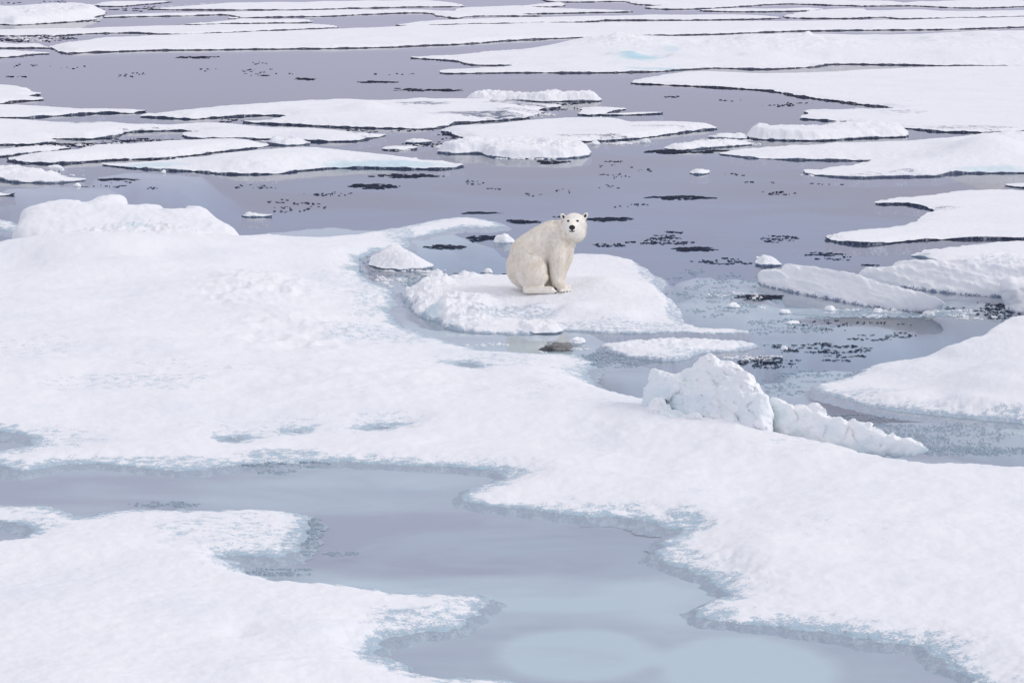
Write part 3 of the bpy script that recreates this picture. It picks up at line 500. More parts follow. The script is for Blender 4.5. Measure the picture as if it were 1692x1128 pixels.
# ------------------------------------------------------------------ upright ice: outline in elevation, full rounded depth
def block(name, label, pts, base, zb=0.0, T=0.3, R_=0.25, lean=0.4, h=0.022, mat=M_LUMP, seed=0, nz=0.10, parent=None, cat='ice block', rag=0.03, fr_=1.0, rib=0.0, bl_=1.0, fc=0.0):
    (pxa, pya), (pxb, pyb) = base
    xa, ya = unp(pxa, pya, zb); xb, yb = unp(pxb, pyb, zb); s_ = (yb-ya)/(xb-xa); Ln = math.hypot(1, lean)
    y00 = ya-s_*xa-lean*zb
    Q = []
    for (px, py) in catmull(np.array(pts, float), 3):
        a = (px-846)/FPX; b = (py-564)/FPX; cy, cz = ct-b*st, -st-b*ct
        t = (y00+lean*CAMH)/(cy-s_*a-lean*cz)
        Q.append((a*t, (CAMH+cz*t)*Ln))
    Q = np.array(Q)
    x0, z0 = Q.min(0)-3*h; x1, z1 = Q.max(0)+3*h
    X, Wc = np.meshgrid(np.arange(x0, x1, h), np.arange(z0, z1, h)); sd = poly_sdf(X, Wc, Q)
    sd = sd+rag*fbm(X*7*fr_, Wc*7*fr_, 3, seed)+rag*0.6*np.abs(fbm(X*16, Wc*16, 2, seed+3))
    ins = sd < 0
    cell = ins[:-1, :-1] | ins[1:, :-1] | ins[:-1, 1:] | ins[1:, 1:]
    gi = np.gradient(sd, axis=0); gj = np.gradient(sd, axis=1); g2 = gi*gi+gj*gj+1e-12
    di = np.where(ins, 0, np.clip(-sd*gi/g2, -.95, .95)); dj = np.where(ins, 0, np.clip(-sd*gj/g2, -.95, .95))
    Wc = Wc+di*h; X = X+dj*h
    used = np.zeros(X.shape, bool)
    used[:-1, :-1] |= cell; used[1:, :-1] |= cell; used[:-1, 1:] |= cell; used[1:, 1:] |= cell
    ids = np.full(X.shape, -1); ids[used] = np.arange(used.sum())
    onb = (~ins)[used]
    X, Wc = X[used], Wc[used]; q = np.where(onb, 0, -sd[used]); Z = Wc/Ln
    hw = T*np.sqrt(np.clip(1-(1-np.clip(q/R_, 0, 1))**2, 0, 1))
    mid = y00+s_*X+lean*Z
    n1 = fb3(X*3.2*fr_, Wc*3.2*fr_, X*0+seed, 4, seed); n2 = fb3(X*3.2, Wc*3.2, X*0+seed+7.7, 4, seed+9)
    bl = billow(X*4.5*fr_, Wc*4.5*fr_, 3, seed+2)-0.4
    fq = sms(q/0.12); wx, wy = X+.06*n1, Wc+.06*n2
    of = hw+fq*(fc*(facet(wx, wy, seed+50, 3.0)+.5*facet(wx, wy, seed+51, 7.5))+nz*n1*1.6+nz*0.9*bl*bl_+rib*fbm(X*9+Wc*2, Wc*1.5, 2, seed+6)+rib*2.2*fbm(Wc*4.5+X*1.1, X*.5, 3, seed+7)); ob = np.maximum(hw+fq*nz*n2, -of+.02*fq)
    n0 = len(X); mb = np.where(onb, np.arange(n0), np.cumsum(~onb)-1+n0)
    V = np.concatenate([np.stack([X, mid-of/Ln, Z+of*lean/Ln], 1), np.stack([X, mid+ob/Ln, Z-ob*lean/Ln], 1)[~onb]])
    A, B_, C, D = ids[:-1, :-1][cell], ids[:-1, 1:][cell], ids[1:, 1:][cell], ids[1:, :-1][cell]
    F1 = np.stack([A, B_, C, D], 1)
    allb = onb[F1].all(1)
    F2 = mb[F1[~allb]][:, ::-1]
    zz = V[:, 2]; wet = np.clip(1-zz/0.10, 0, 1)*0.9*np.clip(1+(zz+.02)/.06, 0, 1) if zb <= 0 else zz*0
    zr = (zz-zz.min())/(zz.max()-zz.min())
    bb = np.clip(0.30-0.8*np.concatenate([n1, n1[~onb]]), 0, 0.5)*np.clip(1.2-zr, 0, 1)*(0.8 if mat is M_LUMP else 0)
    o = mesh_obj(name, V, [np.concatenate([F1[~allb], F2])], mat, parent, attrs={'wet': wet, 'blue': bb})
    if not parent: tag(o, label, cat)
    return o
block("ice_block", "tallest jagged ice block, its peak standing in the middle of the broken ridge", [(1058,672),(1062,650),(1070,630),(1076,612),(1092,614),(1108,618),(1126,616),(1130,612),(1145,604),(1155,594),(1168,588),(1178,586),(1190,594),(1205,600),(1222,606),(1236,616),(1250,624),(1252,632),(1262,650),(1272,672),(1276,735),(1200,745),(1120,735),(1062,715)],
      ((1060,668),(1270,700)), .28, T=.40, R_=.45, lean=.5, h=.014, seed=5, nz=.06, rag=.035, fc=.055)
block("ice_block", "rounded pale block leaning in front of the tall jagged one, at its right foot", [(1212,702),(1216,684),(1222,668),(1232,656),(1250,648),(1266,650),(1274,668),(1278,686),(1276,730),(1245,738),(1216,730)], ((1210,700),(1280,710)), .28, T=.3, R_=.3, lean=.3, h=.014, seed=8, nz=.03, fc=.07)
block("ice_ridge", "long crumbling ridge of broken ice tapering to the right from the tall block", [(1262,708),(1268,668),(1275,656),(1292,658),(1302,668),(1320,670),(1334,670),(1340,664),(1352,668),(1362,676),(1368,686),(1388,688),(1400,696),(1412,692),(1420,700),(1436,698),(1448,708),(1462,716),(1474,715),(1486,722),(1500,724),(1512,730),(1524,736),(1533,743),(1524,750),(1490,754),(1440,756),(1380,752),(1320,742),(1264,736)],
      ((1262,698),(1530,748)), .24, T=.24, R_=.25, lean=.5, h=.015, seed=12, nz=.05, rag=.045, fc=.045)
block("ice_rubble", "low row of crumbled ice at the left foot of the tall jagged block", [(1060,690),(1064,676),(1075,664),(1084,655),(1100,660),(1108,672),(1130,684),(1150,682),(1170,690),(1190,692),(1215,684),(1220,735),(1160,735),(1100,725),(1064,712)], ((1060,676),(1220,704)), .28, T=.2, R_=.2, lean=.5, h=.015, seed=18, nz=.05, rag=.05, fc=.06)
block("ice_block", "upright square ended ice block cut by the right edge of the frame", [(1655,462),(1668,456),(1690,457),(1720,452),(1800,455),(1800,535),(1690,535),(1665,530),(1658,498),(1652,480)], ((1655,512),(1735,512)), 0, T=.35, R_=.25, lean=.2, seed=15, nz=.05, mat=M_MID, bl_=.4)
block("ice_slab", "thick tilted slab with ribbed snowy front and a long point to the right, in the channel", [(1252,455),(1258,449),(1275,448),(1288,449),(1292,442),(1300,439),(1330,443),(1360,449),(1395,456),(1440,468),(1480,480),(1515,489),(1545,497),(1562,502),(1540,508),(1500,516),(1460,524),(1400,520),(1350,512),(1320,504),(1290,492),(1265,480),(1254,468)],
      ((1258,470),(1480,512)), 0, T=.20, R_=.26, lean=1.5, h=.02, seed=41, nz=.05, mat=M_MID, rag=.02, rib=.03, bl_=.4)
block("ice_slab", "broad thick snowy slab behind the tilted slab at right, with a rounded front", [(1416,456),(1425,448),(1440,446),(1470,446),(1478,438),(1490,435),(1540,434),(1590,436),(1640,441),(1680,446),(1720,452),(1720,492),(1660,494),(1600,503),(1540,500),(1490,488),(1440,472),(1424,466)],
      ((1416,466),(1660,490)), 0, T=.24, R_=.3, lean=1.4, h=.02, seed=43, nz=.05, mat=M_MID, rag=.02, rib=.02, bl_=.6)
block("hummock", None, [(20,400),(30,372),(35,354),(60,345),(110,337),(135,338),(141,341),(160,333),(185,329.5),(206,330),(211,334),(212,346),(240,344),(268,346),(276,352),(304,352),(307,346),(330,346),(346,353),(362,368),(390,384),(400,410),(300,430),(100,430)],
      ((30,392),(390,394)), .1, T=.30, R_=.6, lean=2.4, h=.03, seed=51, nz=.035, mat=M_POND, rag=.006, parent=MAINOBJ, fr_=.6, bl_=.6)

# ------------------------------------------------------------------ small chunks
def chunk(label, px, py, w, h_, seed, mat=M_LUMP, name="ice_chunk", z=0.0, deep=0.8, amp=0.28):
    x, y = unp(px, py, z); sc = math.hypot(y, CAMH)/FPX
    bm = bmesh.new(); bmesh.ops.create_icosphere(bm, subdivisions=4, radius=1.0)
    V = np.array([v.co[:] for v in bm.verts])
    F = np.array([[v.index for v in f.verts] for f in bm.faces]); bm.free()
    d = 1+amp*1.6*fb3(V[:, 0]*1.7, V[:, 1]*1.7, V[:, 2]*1.7, 4, seed)+0.10*fb3(V[:, 0]*6, V[:, 1]*6, V[:, 2]*6, 2, seed+4)
    V = V*d[:, None]; V[:, 2] = np.where(V[:, 2] < -0.15, -0.15+(V[:, 2]+0.15)*0.25, V[:, 2])
    rx = w*sc/2; rz = h_*sc
    V = V*np.array([rx, rx*deep, rz])+np.array([x, y+rx*deep*0.5, z])
    return tag(mesh_obj(name, V, [F], mat, attrs={'wet': np.clip(1-(V[:, 2]-z)/0.03, 0, 1)*0.9, 'blue': np.zeros(len(V))}), label, 'ice chunk', 'small chunks of ice in and beside the water')
ch = [("white lumpy ice chunk in the dark water just left of the bear's back", 833,401,32,13), ("tiny cube like ice chunk on the back edge of the bear's floe", 807,451,13,7),
 ("small pale ice chunk below the bear's floe beside the dirty ice", 955,567,24,9), ("triangular white chunk below the tilted slab", 1372,514,18,9),
 ("small round chunk in the shallows left of the tilted slab", 1297,518,18,7), ("knobbly ice chunk pair in the shallows below the bear floe's right side", 1212,508,24,8),
 ("white ice chunk with dark base beside the long pointed floe", 984,239,16,6), ("small ice lump right of the long pointed floe", 1067,236,17,7), ("little white lump between two ice lumps above the bear", 1027,238,14,4),
 ("white pointed heap on the small dark fronted floe at left", 90,283,26,10), ("tiny white chunk under the dark fronted floe at left", 127,308,12,5), ("little round ice lump beside dark slush near the middle channel", 1296,578,12,7),
 ("tiny pale chunk in the blue shallows before the left peaked floe", 270,286,8,5), ("low grey chunk in the shallows right of the bear's floe", 1310,535,24,5),
 ("small white chunk on the grey slush raft", 1452,516,18,7), ("tiniest white chunk near the middle of the grey slush raft", 1477,515,10,6), ("grey white chunk at the right end of the grey slush raft", 1535,521,20,8),
 ("white chunk jutting from the front edge of the hump floe left of the bear", 688,446,26,6)]
for i, (lb, px, py, w, hh) in enumerate(ch): chunk(lb, px, py, w, hh, 200+i)
M_DIRT = plain("dirty_ice", (0.24, 0.235, 0.23), 0.8, 0.75, 18, 0.1)
chunk("brownish grey dirty ice lump poking from the channel below the bear's floe", 922,578,50,10, 300, M_DIRT, deep=0.5, amp=.5)

# ------------------------------------------------------------------ ice under the water
def submerged():
    su, sv = 6.0, 3.0
    uu = np.arange(-960, 960, su)/FPX; vv = np.arange(330, 1400, sv)
    Y = (K/vv)[:, None]+0*uu[None]; X = uu[None]*Y
    z = np.full(X.shape, -1.1)+0.25*fbm(X*.2, Y*.2, 3, 5)
    B = [(560,388,250,28,-.02),(0,402,120,26,-.10),(640,500,100,80,-.01),(790,562,280,34,-.01),(1000,600,150,30,-.06),(1190,480,130,50,-.05),(1320,515,180,30,-.12),(1560,500,200,26,-.10),
         (1400,625,230,38,-.08),(1560,710,240,45,-.05),(1250,640,120,30,-.10),(250,285,130,14,-.08),(90,310,130,16,-.06),(450,790,260,32,-.12),(680,790,200,34,-.10),(180,835,140,10,-.15),(0,730,90,25,-.10),(0,880,100,25,-.05),
         (820,965,280,30,-.06),(1180,975,170,40,-.12),(1500,1110,120,40,-.12),(700,1070,60,20,-.15),]
    wob = 0.42*fbm(X*.55, Y*.35, 4, 77)
    for (px, py, rx, ry, zz) in B:
        r = ell(X, Y, px, py, rx, ry)+wob
        f = sms((1.45-r)/1.0); z = z*(1-f)+np.maximum(z, zz-0.02)*f
    pond = sms((1.1-ell(X, Y, 700, 930, 1500, 320))/.2); z = z*(1-pond)+np.maximum(z, -.065+.015*fbm(X*.5, Y*.3, 4, 9)-.03*sms((1.35-ell(X, Y, 520, 880, 560, 46)+wob)/.9)-.02*sms((1.3-ell(X, Y, 60, 795, 200, 24))/.8)-.02*sms((1.3-ell(X, Y, 960, 905, 200, 50)+wob)/.9))*pond
    z = np.minimum(z, -0.02)
    pale = np.full(X.shape, .42)-.32*sms((1.35-ell(X, Y, 560, 880, 560, 52)+wob)/.7)-.45*sms((1.3-ell(X, Y, 40, 800, 260, 26)+wob)/.6)
    for (px, py, rx, ry, a) in ((820,968,300,30,.55),(950,1072,122,40,.85),(1240,1095,140,52,.7),(640,775,230,24,.5),(1180,985,150,40,.35),(1190,480,200,60,.3),(1450,620,240,40,.3),(560,385,300,30,.5),(760,560,260,30,.4)):
        pale = pale+a*sms((1.25-ell(X, Y, px, py, rx, ry)-.35*wob)/.5)
    nv, nu = X.shape; ids = np.arange(nv*nu).reshape(nv, nu)
    F = np.stack([ids[:-1, :-1], ids[1:, :-1], ids[1:, 1:], ids[:-1, 1:]], -1).reshape(-1, 4)
    o = mesh_obj("submerged_ice", np.stack([X.ravel(), Y.ravel(), z.ravel()], 1), [F], M_SUB, attrs={'pale': np.clip(pale, 0, 1.1).ravel()})
    tag(o, kind='structure')
submerged()

# ------------------------------------------------------------------ brash: small flakes of waterlogged ice
def flakes(cl, seed, dens=1.0, th=1.0):
    r = np.random.default_rng(seed); V = []; F = []
    for (px, py, rx, ry, n, s) in cl:
        for k in range(int(n*dens)):
            if k % 7 == 0:
                a = r.uniform(0, 2*np.pi); q = r.random()**0.6; kx, ky = px+rx*q*math.cos(a), py+ry*q*math.sin(a)
            qx, qy = kx+r.normal(0, .06*rx+4), ky+r.normal(0, .05*ry+.25)
            x, y = unp(qx, qy); sc = y/FPX
            w = s*sc*r.uniform(.3, 1.3)*.8; n_ = 7; zt = th*r.uniform(.004, .011)*(1+y/90)
            b0 = len(V); an = r.uniform(0, 6.28)
            for j in range(n_):
                t = 2*np.pi*j/n_; rr = w*r.uniform(.5, 1.15)
                V.append((x+rr*math.cos(t+an)*1.9, y+rr*math.sin(t+an)*r.uniform(.5, .9), .003))
            for j in range(n_):
                p = V[b0+j]; V.append((x+(p[0]-x)*.8, y+(p[1]-y)*.8, zt*r.uniform(.5, 1.2)))
            V.append((x, y, zt*r.uniform(.6, 1.5)))
            for j in range(n_):
                j2 = (j+1) % n_; F.append((b0+j, b0+j2, b0+n_+j2, b0+n_+j))
                F.append((b0+n_+j, b0+n_+j2, b0+2*n_, b0+2*n_))
    F = np.array(F); q = F[F[:, 2] != F[:, 3]]; t = F[F[:, 2] == F[:, 3]][:, :3]
    return np.array(V), [q, t]
PATCH = [
 ("long dark ragged patch of slush on open water right of the bear's head", (1130,327,50,2.6,70,5)),
 ("pointed dark oval patch of slush alone on open water left of the bear", (617,308,34,4,90,4)),
 ("dark slush patch just right of the bear's ears", (1008,363,36,3,60,5)),
 ("dark slush patch left of the bear's head", (867,367,26,3,40,5)),
 ("thin dark line of slush above and left of the bear", (800,352,29,1.6,30,5)),
 ("dark slush tangle under the crumbly ice strip on the right", (1105,251,35,3,60,5)),
 ("dark slush patch wedged between the ice strip and the long hummocky floe", (1175,250,20,3,35,4)),
 ("long thin dark slush streak alone in the upper open water", (627,136,28,1.2,30,4)),
 ("dark slush streaks above the crumbly bar", (707,149,52,2.6,50,4)),
 ("dark slush patch under the longest floe at upper left", (327,95,32,1.6,30,4)),
 ("dark slush ring below the left white peaked floe's right tip", (674,291,46,3,60,4)),
 ("dark slush patch under the lumpy floe above the bear", (908,268,18,3,35,4)),
 ("dark slush patch in the inlet behind the hump floe", (738,408,30,3.5,50,4)),
 ("ragged dark slush patch beside the lumpy chunk at the bear's back", (800,395,24,5,45,4)),
 ("dark grey oval patch of slush in the shallows left of the tilted slab", (1255,492,33,4.5,90,4)),
 ("dark slush patches trailing right of the bear's shoulder, nearest row", (1150,412,34,3,60,5)),
 ("small square dark slush patch in the upper left open water", (500,131,13,2.5,22,3)),
 ("dark slush strip below the small floe at left centre", (195,297,30,2,40,4)),
]
for i, (lb, c) in enumerate(PATCH):
    V, F = flakes([c], 500+i, 2.2)
    r = np.random.default_rng(900+i); n = 40; tt = np.linspace(-1, 1, n); off = .35*np.interp(tt, np.linspace(-1, 1, 9), r.normal(0, 1, 9))
    hwid = np.maximum(.08, .32*(1-tt*tt)**.5*r.uniform(.3, 1.2, n))
    up = unpv(np.stack([c[0]+c[2]*1.1*tt, c[1]+c[3]*(off-hwid)], 1)); dn = unpv(np.stack([c[0]+c[2]*1.1*tt, c[1]+c[3]*(off+hwid)], 1))
    b0 = len(V); V = np.concatenate([V, np.c_[up, np.full(n, .0042)], np.c_[dn, np.full(n, .0042)]])
    k = np.arange(n-1)+b0; F.append(np.stack([k, k+n, k+n+1, k+1], 1))
    tag(mesh_obj("slush_patch", V, F, M_DARK, smooth=False), lb, 'slush patch', 'dark patches of slush on the open water')
V, F = flakes([(1490,515,110,11,420,3),(1380,522,50,6,90,3)], 77)
tt = np.linspace(-1, 1, 60); r = np.random.default_rng(5); wd_ = np.maximum(.6, 9*(1-tt*tt)**.6*r.uniform(.5, 1.1, 60)); up = unpv(np.stack([1460+150*tt, 517-wd_], 1)); dn = unpv(np.stack([1460+150*tt, 518+wd_], 1))
b0 = len(V); V = np.concatenate([V, np.c_[up, np.full(60, .0045)], np.c_[dn, np.full(60, .0045)]]); k = np.arange(59)+b0; F.append(np.stack([k, k+60, k+61, k+1], 1))
tag(mesh_obj("slush_raft", V, F, M_GREY, smooth=False), "wide grey raft of fine slush lying before the slabs at right", 'slush patch')
rr = np.random.default_rng(4)
CL = [(60,65,60,5,110,3.5),(90,240,60,4,60,4),(180,240,110,4,110,4),(230,232,60,3,70,4),(430,125,20,1,10,3),(30,127,20,1,15,3),(1110,384,16,2,20,4),(1090,400,50,5,60,4),(1100,392,40,3,30,4),(1200,432,40,6,50,4),
      (1290,395,40,7,45,4),(1360,420,28,2.5,35,4),(1395,428,60,4,20,3),(1330,575,60,8,70,4),(1400,575,70,10,45,4),(1270,600,50,9,160,3.5),(1450,556,60,8,40,4),(1380,590,70,8,40,4),(1560,430,60,3,10,3),(1620,515,60,14,150,3.5),
      (1440,440,20,4,18,4),(780,452,60,3,22,4),(850,455,30,3,16,4),(980,268,40,2,14,3),(1050,190,50,1.5,25,3),(1110,160,40,1.5,12,3),(880,180,60,4,60,4),(820,196,60,4,60,4),(760,226,40,4,30,4),(700,238,40,5,40,3),(940,172,30,2,20,3),
      (1210,170,120,8,14,3),(1250,300,140,20,18,3.5),(1000,290,120,20,24,3),(860,300,120,30,22,3),(560,320,160,20,18,3),(300,310,150,14,34,3.5),(490,340,100,14,34,3.5),(200,115,180,18,26,3),(560,110,200,18,26,3),(700,200,60,3,20,3),
      (370,200,70,3,20,4),(1330,175,60,5,14,3),(1290,320,40,2,14,3),(250,16,70,4,60,3.5),(60,5,60,3,16,3),(120,35,60,6,16,3),(1390,535,120,10,50,3),(1040,340,60,10,12,3),(640,215,70,4,30,3),(950,360,40,4,10,3),(1010,405,60,5,30,4)]
V, F = flakes([(a, b, c_, d, n, s_*.62) for a, b, c_, d, n, s_ in CL], 9, 1.5)
tag(mesh_obj("brash_ice", V, F, M_DARK, smooth=False), "scattered dark flecks of brash ice on the open water", 'brash ice', kind='stuff')
CL2 = [(1150,470,50,30,50,5),(1200,505,60,20,50,5),(1240,470,60,20,30,5),(1290,540,90,14,50,5),(1500,720,170,22,330,4),(1600,745,110,8,200,4),(1420,700,100,15,90,4),(1400,620,120,12,70,5),(1290,640,50,16,40,5),(1010,595,60,14,80,4),(970,600,30,10,60,4),
       (470,765,80,8,60,5),(515,880,14,26,60,5),(550,915,60,8,16,5),(460,945,60,7,50,5),(280,833,60,4,40,5),(600,440,30,20,20,5),(680,460,40,12,40,4),(460,780,30,4,16,5)]
V, F = flakes([(a, b, c_, d, n, s_*.45) for a, b, c_, d, n, s_ in CL2], 19, 4.0)
tag(mesh_obj("slush_ice", V, F, M_GREY, smooth=False), "grey blue slush grains fringing the ponds and the channel", 'slush', kind='stuff')

V, F = flakes([(820,192,90,7,60,3),(200,242,120,5,60,3),(1190,236,70,5,50,3),(60,64,60,5,50,2.5),(340,12,90,5,50,2.5),(700,245,60,6,30,3),(1000,200,60,6,24,3),(1020,236,50,3,24,3),(470,236,50,4,30,3),(1640,222,40,4,16,3),(860,262,90,3,30,2.5),
  (640,465,30,14,30,3),(700,450,60,6,30,3),(860,575,120,8,20,2.5),(1240,590,60,8,40,2.5),(1480,518,110,7,70,2.5),(1230,500,60,20,24,2.5),(1600,520,60,8,30,2.5),(90,290,50,6,24,2.5),(1460,150,30,4,6,2),(1380,182,50,3,14,2.5),(1340,290,10,4,6,2),(300,262,140,3,30,2.5)], 29, 1.6, 1.9)
tag(mesh_obj("ice_crumbs", V, F, M_FAR2), "loose white ice crumbs strewn along the floe edges", 'ice crumbs', kind='stuff')
# ------------------------------------------------------------------ polar bear
def mfur(name, c1, c2, scale=6, attr=False):
    m, nt, b = new_mat(name); L = nt.links
    tcn = N(nt, 'ShaderNodeTexCoord'); n = N(nt, 'ShaderNodeTexNoise', Scale=scale, Detail=5.0, Roughness=.6); L.new(tcn.outputs['Object'], n.inputs['Vector'])
    f = mth(nt, 'MULTIPLY', mth(nt, 'SUBTRACT', n.outputs['Fac'], .35), 3.0, clamp=True)
    col = mmix(nt, f, c1, c2)
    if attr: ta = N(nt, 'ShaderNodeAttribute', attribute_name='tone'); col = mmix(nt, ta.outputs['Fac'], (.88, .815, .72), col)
    L.new(col, b.inputs['Base Color']); b.inputs['Roughness'].default_value = .8; b.inputs['Specular IOR Level'].default_value = .15
    if attr:
        tl = N(nt, 'ShaderNodeBsdfTranslucent'); L.new(col, tl.inputs[0]); mx = N(nt, 'ShaderNodeMixShader'); mx.inputs[0].default_value = .5
        L.new(b.outputs[0], mx.inputs[1]); L.new(tl.outputs[0], mx.inputs[2]); L.new(mx.outputs[0], nt.nodes['Material Output'].inputs[0])
    return m
M_SKIN = mfur("bear_undercoat", (0.95, 0.90, 0.81), (0.97, 0.94, 0.89))
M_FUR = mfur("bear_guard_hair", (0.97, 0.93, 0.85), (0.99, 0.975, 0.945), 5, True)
M_BLACK = plain("bear_black_skin", (0.008, 0.008, 0.010), .35, .2, 30, .5)
M_EAR = plain("bear_ear_inside", (0.05, 0.045, 0.05), .8, .3, 30, .1)
bx, by = unp(888.4, 480.0, .27)
zc = by*ct-(.27-CAMH)*st
BS = 90.0/(FPX/zc)
bear = bpy.data.objects.new("polar_bear", None); COL.objects.link(bear)
bear.location = (bx, by, .262); bear.scale = (BS, BS, BS)
tag(bear, "cream white polar bear sitting on its haunches, head turned to face the camera", 'polar bear')
def ellip(bm, c, r, rot=(0, 0, 0)):
    M = Matrix.Translation(c) @ (Matrix.Rotation(rot[2], 4, 'Z') @ Matrix.Rotation(rot[1], 4, 'Y') @ Matrix.Rotation(rot[0], 4, 'X')) @ Matrix.Diagonal((*r, 1))
    bmesh.ops.create_icosphere(bm, subdivisions=4, radius=1.0, matrix=M)
def limb(bm, J):
    for (a, ra), (b, rb) in zip(J[:-1], J[1:]):
        a, b = Vector(a), Vector(b); n = max(3, int((b-a).length/0.02))
        for k in range(n+1):
            t = k/n; bmesh.ops.create_icosphere(bm, subdivisions=3, radius=ra+(rb-ra)*t, matrix=Matrix.Translation(a.lerp(b, t)))
bm = bmesh.new()
ellip(bm, (-.15, .05, .44), (.425, .31, .42)); limb(bm, [((-.13, .03, .66), .385), ((.08, .03, .86), .335), ((.27, .02, 1.0), .295)])
limb(bm, [((.30, .0, 1.02), .27), ((.50, .03, 1.08), .235), ((.69, .02, 1.19), .205)])
ellip(bm, (.42, -.0, .84), (.24, .24, .27)); ellip(bm, (.54, -.02, .96), (.17, .18, .22))
limb(bm, [((.34, -.13, .90), .20), ((.36, -.19, .66), .175), ((.345, -.21, .30), .12), ((.37, -.23, .13), .10)])
limb(bm, [((.37, -.23, .10), .095), ((.47, -.29, .075), .085)]); 
for k in range(4): limb(bm, [((.45, -.27+.0*k, .06), .05), ((.43+.055*k, -.385+.028*k, .045), .036)])
limb(bm, [((.50, .14, .80), .17), ((.52, .15, .58), .125), ((.45, .12, .38), .10), ((.40, .08, .18), .085), ((.46, .02, .07), .08), ((.57, -.02, .05), .055)])
ellip(bm, (-.115, -.27, .40), (.285, .20, .335)); limb(bm, [((.05, -.28, .30), .14), ((.0, -.30, .14), .10)])
limb(bm, [((-.20, -.33, .075), .075), ((.05, -.37, .07), .072), ((.24, -.39, .065), .068)])
for k in range(4): limb(bm, [((.22, -.39, .06), .05), ((.31-.01*k, -.43+.032*k, .045), .034)])
limb(bm, [((-.2, .25, .1), .12), ((.1, .28, .08), .08)]); ellip(bm, (.14, .04, .30), (.2, .17, .30)); ellip(bm, (.2, -.02, .12), (.14, .14, .12))
HZ = .03
ellip(bm, (.665, -.13, 1.235+HZ), (.203, .19, .185)); ellip(bm, (.645, -.19, 1.15+HZ), (.165, .16, .15)); ellip(bm, (.68, -.08, 1.10), (.20, .19, .19))
limb(bm, [((.635, -.26, 1.215+HZ), .125), ((.622, -.38, 1.195+HZ), .092), ((.617, -.46, 1.18+HZ), .074)])
limb(bm, [((.63, -.30, 1.13+HZ), .08), ((.617, -.44, 1.125+HZ), .052)])
ellip(bm, (.58, -.30, 1.29+HZ), (.045, .04, .035)); ellip(bm, (.705, -.30, 1.29+HZ), (.045, .04, .035))
for sx, cx, cz, tilt in ((-1, .462, 1.385, -.5), (1, .868, 1.400, .5)):
    ellip(bm, (cx, -.10, cz), (.044, .028, .066), (0, tilt*1.3, 0)); ellip(bm, (cx-sx*.03, -.10, cz-.04), (.05, .04, .05))
me = bpy.data.meshes.new("body"); bm.to_mesh(me); bm.free()
body = bpy.data.objects.new("body", me); COL.objects.link(body)
md = body.modifiers.new("r", 'REMESH'); md.mode = 'VOXEL'; md.voxel_size = .013
md = body.modifiers.new("s", 'SMOOTH'); md.factor = .5; md.iterations = 4
dg = bpy.context.evaluated_depsgraph_get(); me2 = bpy.data.meshes.new_from_object(body.evaluated_get(dg))
body.modifiers.clear(); body.data = me2; me2.name = "body"
me2.materials.clear(); me2.materials.append(M_SKIN); body.parent = bear
nV = len(me2.vertices); co = np.empty(nV*3); me2.vertices.foreach_get('co', co); co = co.reshape(-1, 3)
me2.polygons.foreach_set('use_smooth', np.ones(len(me2.polygons), bool))
# guard hairs
from mathutils.bvhtree import BVHTree
nP = len(me2.polygons); ce = np.empty(nP*3); no = np.empty(nP*3); ar = np.empty(nP)
me2.polygons.foreach_get('center', ce); me2.polygons.foreach_get('normal', no); me2.polygons.foreach_get('area', ar)
ce = ce.reshape(-1, 3); no = no.reshape(-1, 3)
g = np.random.default_rng(3); nh = 110000
pick = g.choice(nP, nh, p=ar/ar.sum()); c = ce[pick]+g.normal(0, .006, (nh, 3)); n = no[pick]
face = (c[:, 1] < -.16) & (c[:, 2] > 1.02) & (c[:, 0] > .44); muz = (c[:, 1] < -.28) & (c[:, 2] > 1.05) & (c[:, 0] > .45); ear = (c[:, 2] > 1.36)
flow = np.tile(np.array([-.35, .05, -1.0]), (nh, 1)); flow[face] = (0, .8, -.5)
clump = fb3(c[:, 0]*14, c[:, 1]*14, c[:, 2]*14, 2, 8); clump2 = fb3(c[:, 0]*14+50, c[:, 1]*14, c[:, 2]*14, 2, 18)
flow[:, 0] += 1.2*clump; flow[:, 1] += .5*clump2
flow = flow-n*(flow*n).sum(1)[:, None]; flow /= np.linalg.norm(flow, axis=1)[:, None]+1e-6
dr = flow+n*(g.uniform(.10, .34, nh))[:, None]+g.normal(0, .12, (nh, 3)); dr /= np.linalg.norm(dr, axis=1)[:, None]
ln = g.uniform(.03, .062, nh); ln[face | ear] *= .42; ln[muz] *= .35; ln[c[:, 2] < .12] *= .5
side = np.cross(dr, n); side /= np.linalg.norm(side, axis=1)[:, None]+1e-6
wd = (.0028*g.uniform(.6, 1.4, nh))[:, None]
c = c-n*.004
HV = np.stack([c-side*wd, c+side*wd, c+dr*ln[:, None]*.55+side*wd*.7, c+dr*ln[:, None]], 1).reshape(-1, 3)
i4 = np.arange(nh)*4; HF = np.concatenate([np.stack([i4, i4+1, i4+2], 1), np.stack([i4, i4+2, i4+3], 1)])
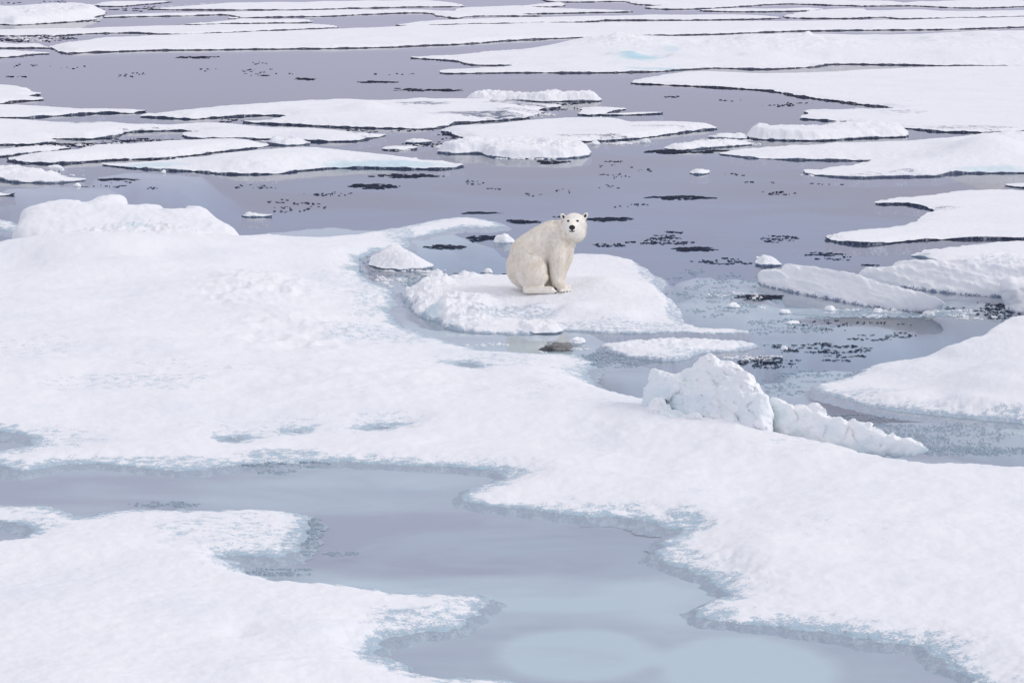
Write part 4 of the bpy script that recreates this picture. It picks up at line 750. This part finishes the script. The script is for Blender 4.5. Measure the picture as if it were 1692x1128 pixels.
tone = np.clip(.6+1.6*fb3(c[:, 0]*52+c[:, 2]*20, c[:, 1]*52, c[:, 2]*13, 2, 44)+.5*fb3(c[:, 0]*5, c[:, 1]*5, c[:, 2]*5, 2, 46), 0, 1); tone = np.where(g.random(nh) < .08, tone*.25, np.clip(tone*.7+.42, 0, 1)); tone[face] = np.maximum(tone[face], .7)
dl = np.hypot(c[:, 0]-.50-.35*(1.03-c[:, 2]), 0*c[:, 0]); tone *= 1-.9*np.exp(-(dl/.035)**2)*((c[:, 2] > .85) & (c[:, 2] < 1.16) & (c[:, 1] < -.05) & (c[:, 1] > -.26))  # shade under the chin painted into the fur tone down the neck crease
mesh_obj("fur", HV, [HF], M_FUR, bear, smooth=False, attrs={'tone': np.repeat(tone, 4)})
def part(name, mat, parts):
    bm = bmesh.new()
    for p in parts: ellip(bm, *p)
    me = bpy.data.meshes.new(name); bm.to_mesh(me); bm.free(); me.materials.append(mat)
    me.polygons.foreach_set('use_smooth', np.ones(len(me.polygons), bool))
    o = bpy.data.objects.new(name, me); COL.objects.link(o); o.parent = bear; return o
part("nose", M_BLACK, [((.617, -.518, 1.200+HZ), (.056, .036, .045)), ((.617, -.515, 1.175+HZ), (.028, .026, .035))])
part("mouth", M_BLACK, [((.617, -.492, 1.128+HZ), (.056, .028, .015)), ((.617, -.505, 1.150+HZ), (.018, .022, .03))])
part("eye", M_BLACK, [((.552, -.330, 1.298+HZ), (.025, .021, .019))]); part("eye", M_BLACK, [((.718, -.328, 1.298+HZ), (.028, .021, .020))])
part("ear_inside", M_EAR, [((.472, -.128, 1.375), (.022, .014, .040), (0, -.5, 0))]); part("ear_inside", M_EAR, [((.862, -.128, 1.392), (.022, .014, .040), (0, .5, 0))])
cl_ = []
for k in range(4): cl_.append(((.425+.055*k, -.43+.028*k, .035), (.009, .028, .012)))
for k in range(4): cl_.append(((.325-.01*k, -.455+.034*k, .03), (.022, .010, .010)))
for c_ in cl_: part("claw", M_EAR, [c_])
part("paw_pad", M_EAR, [((.30, -.33, .07), (.05, .07, .045))])
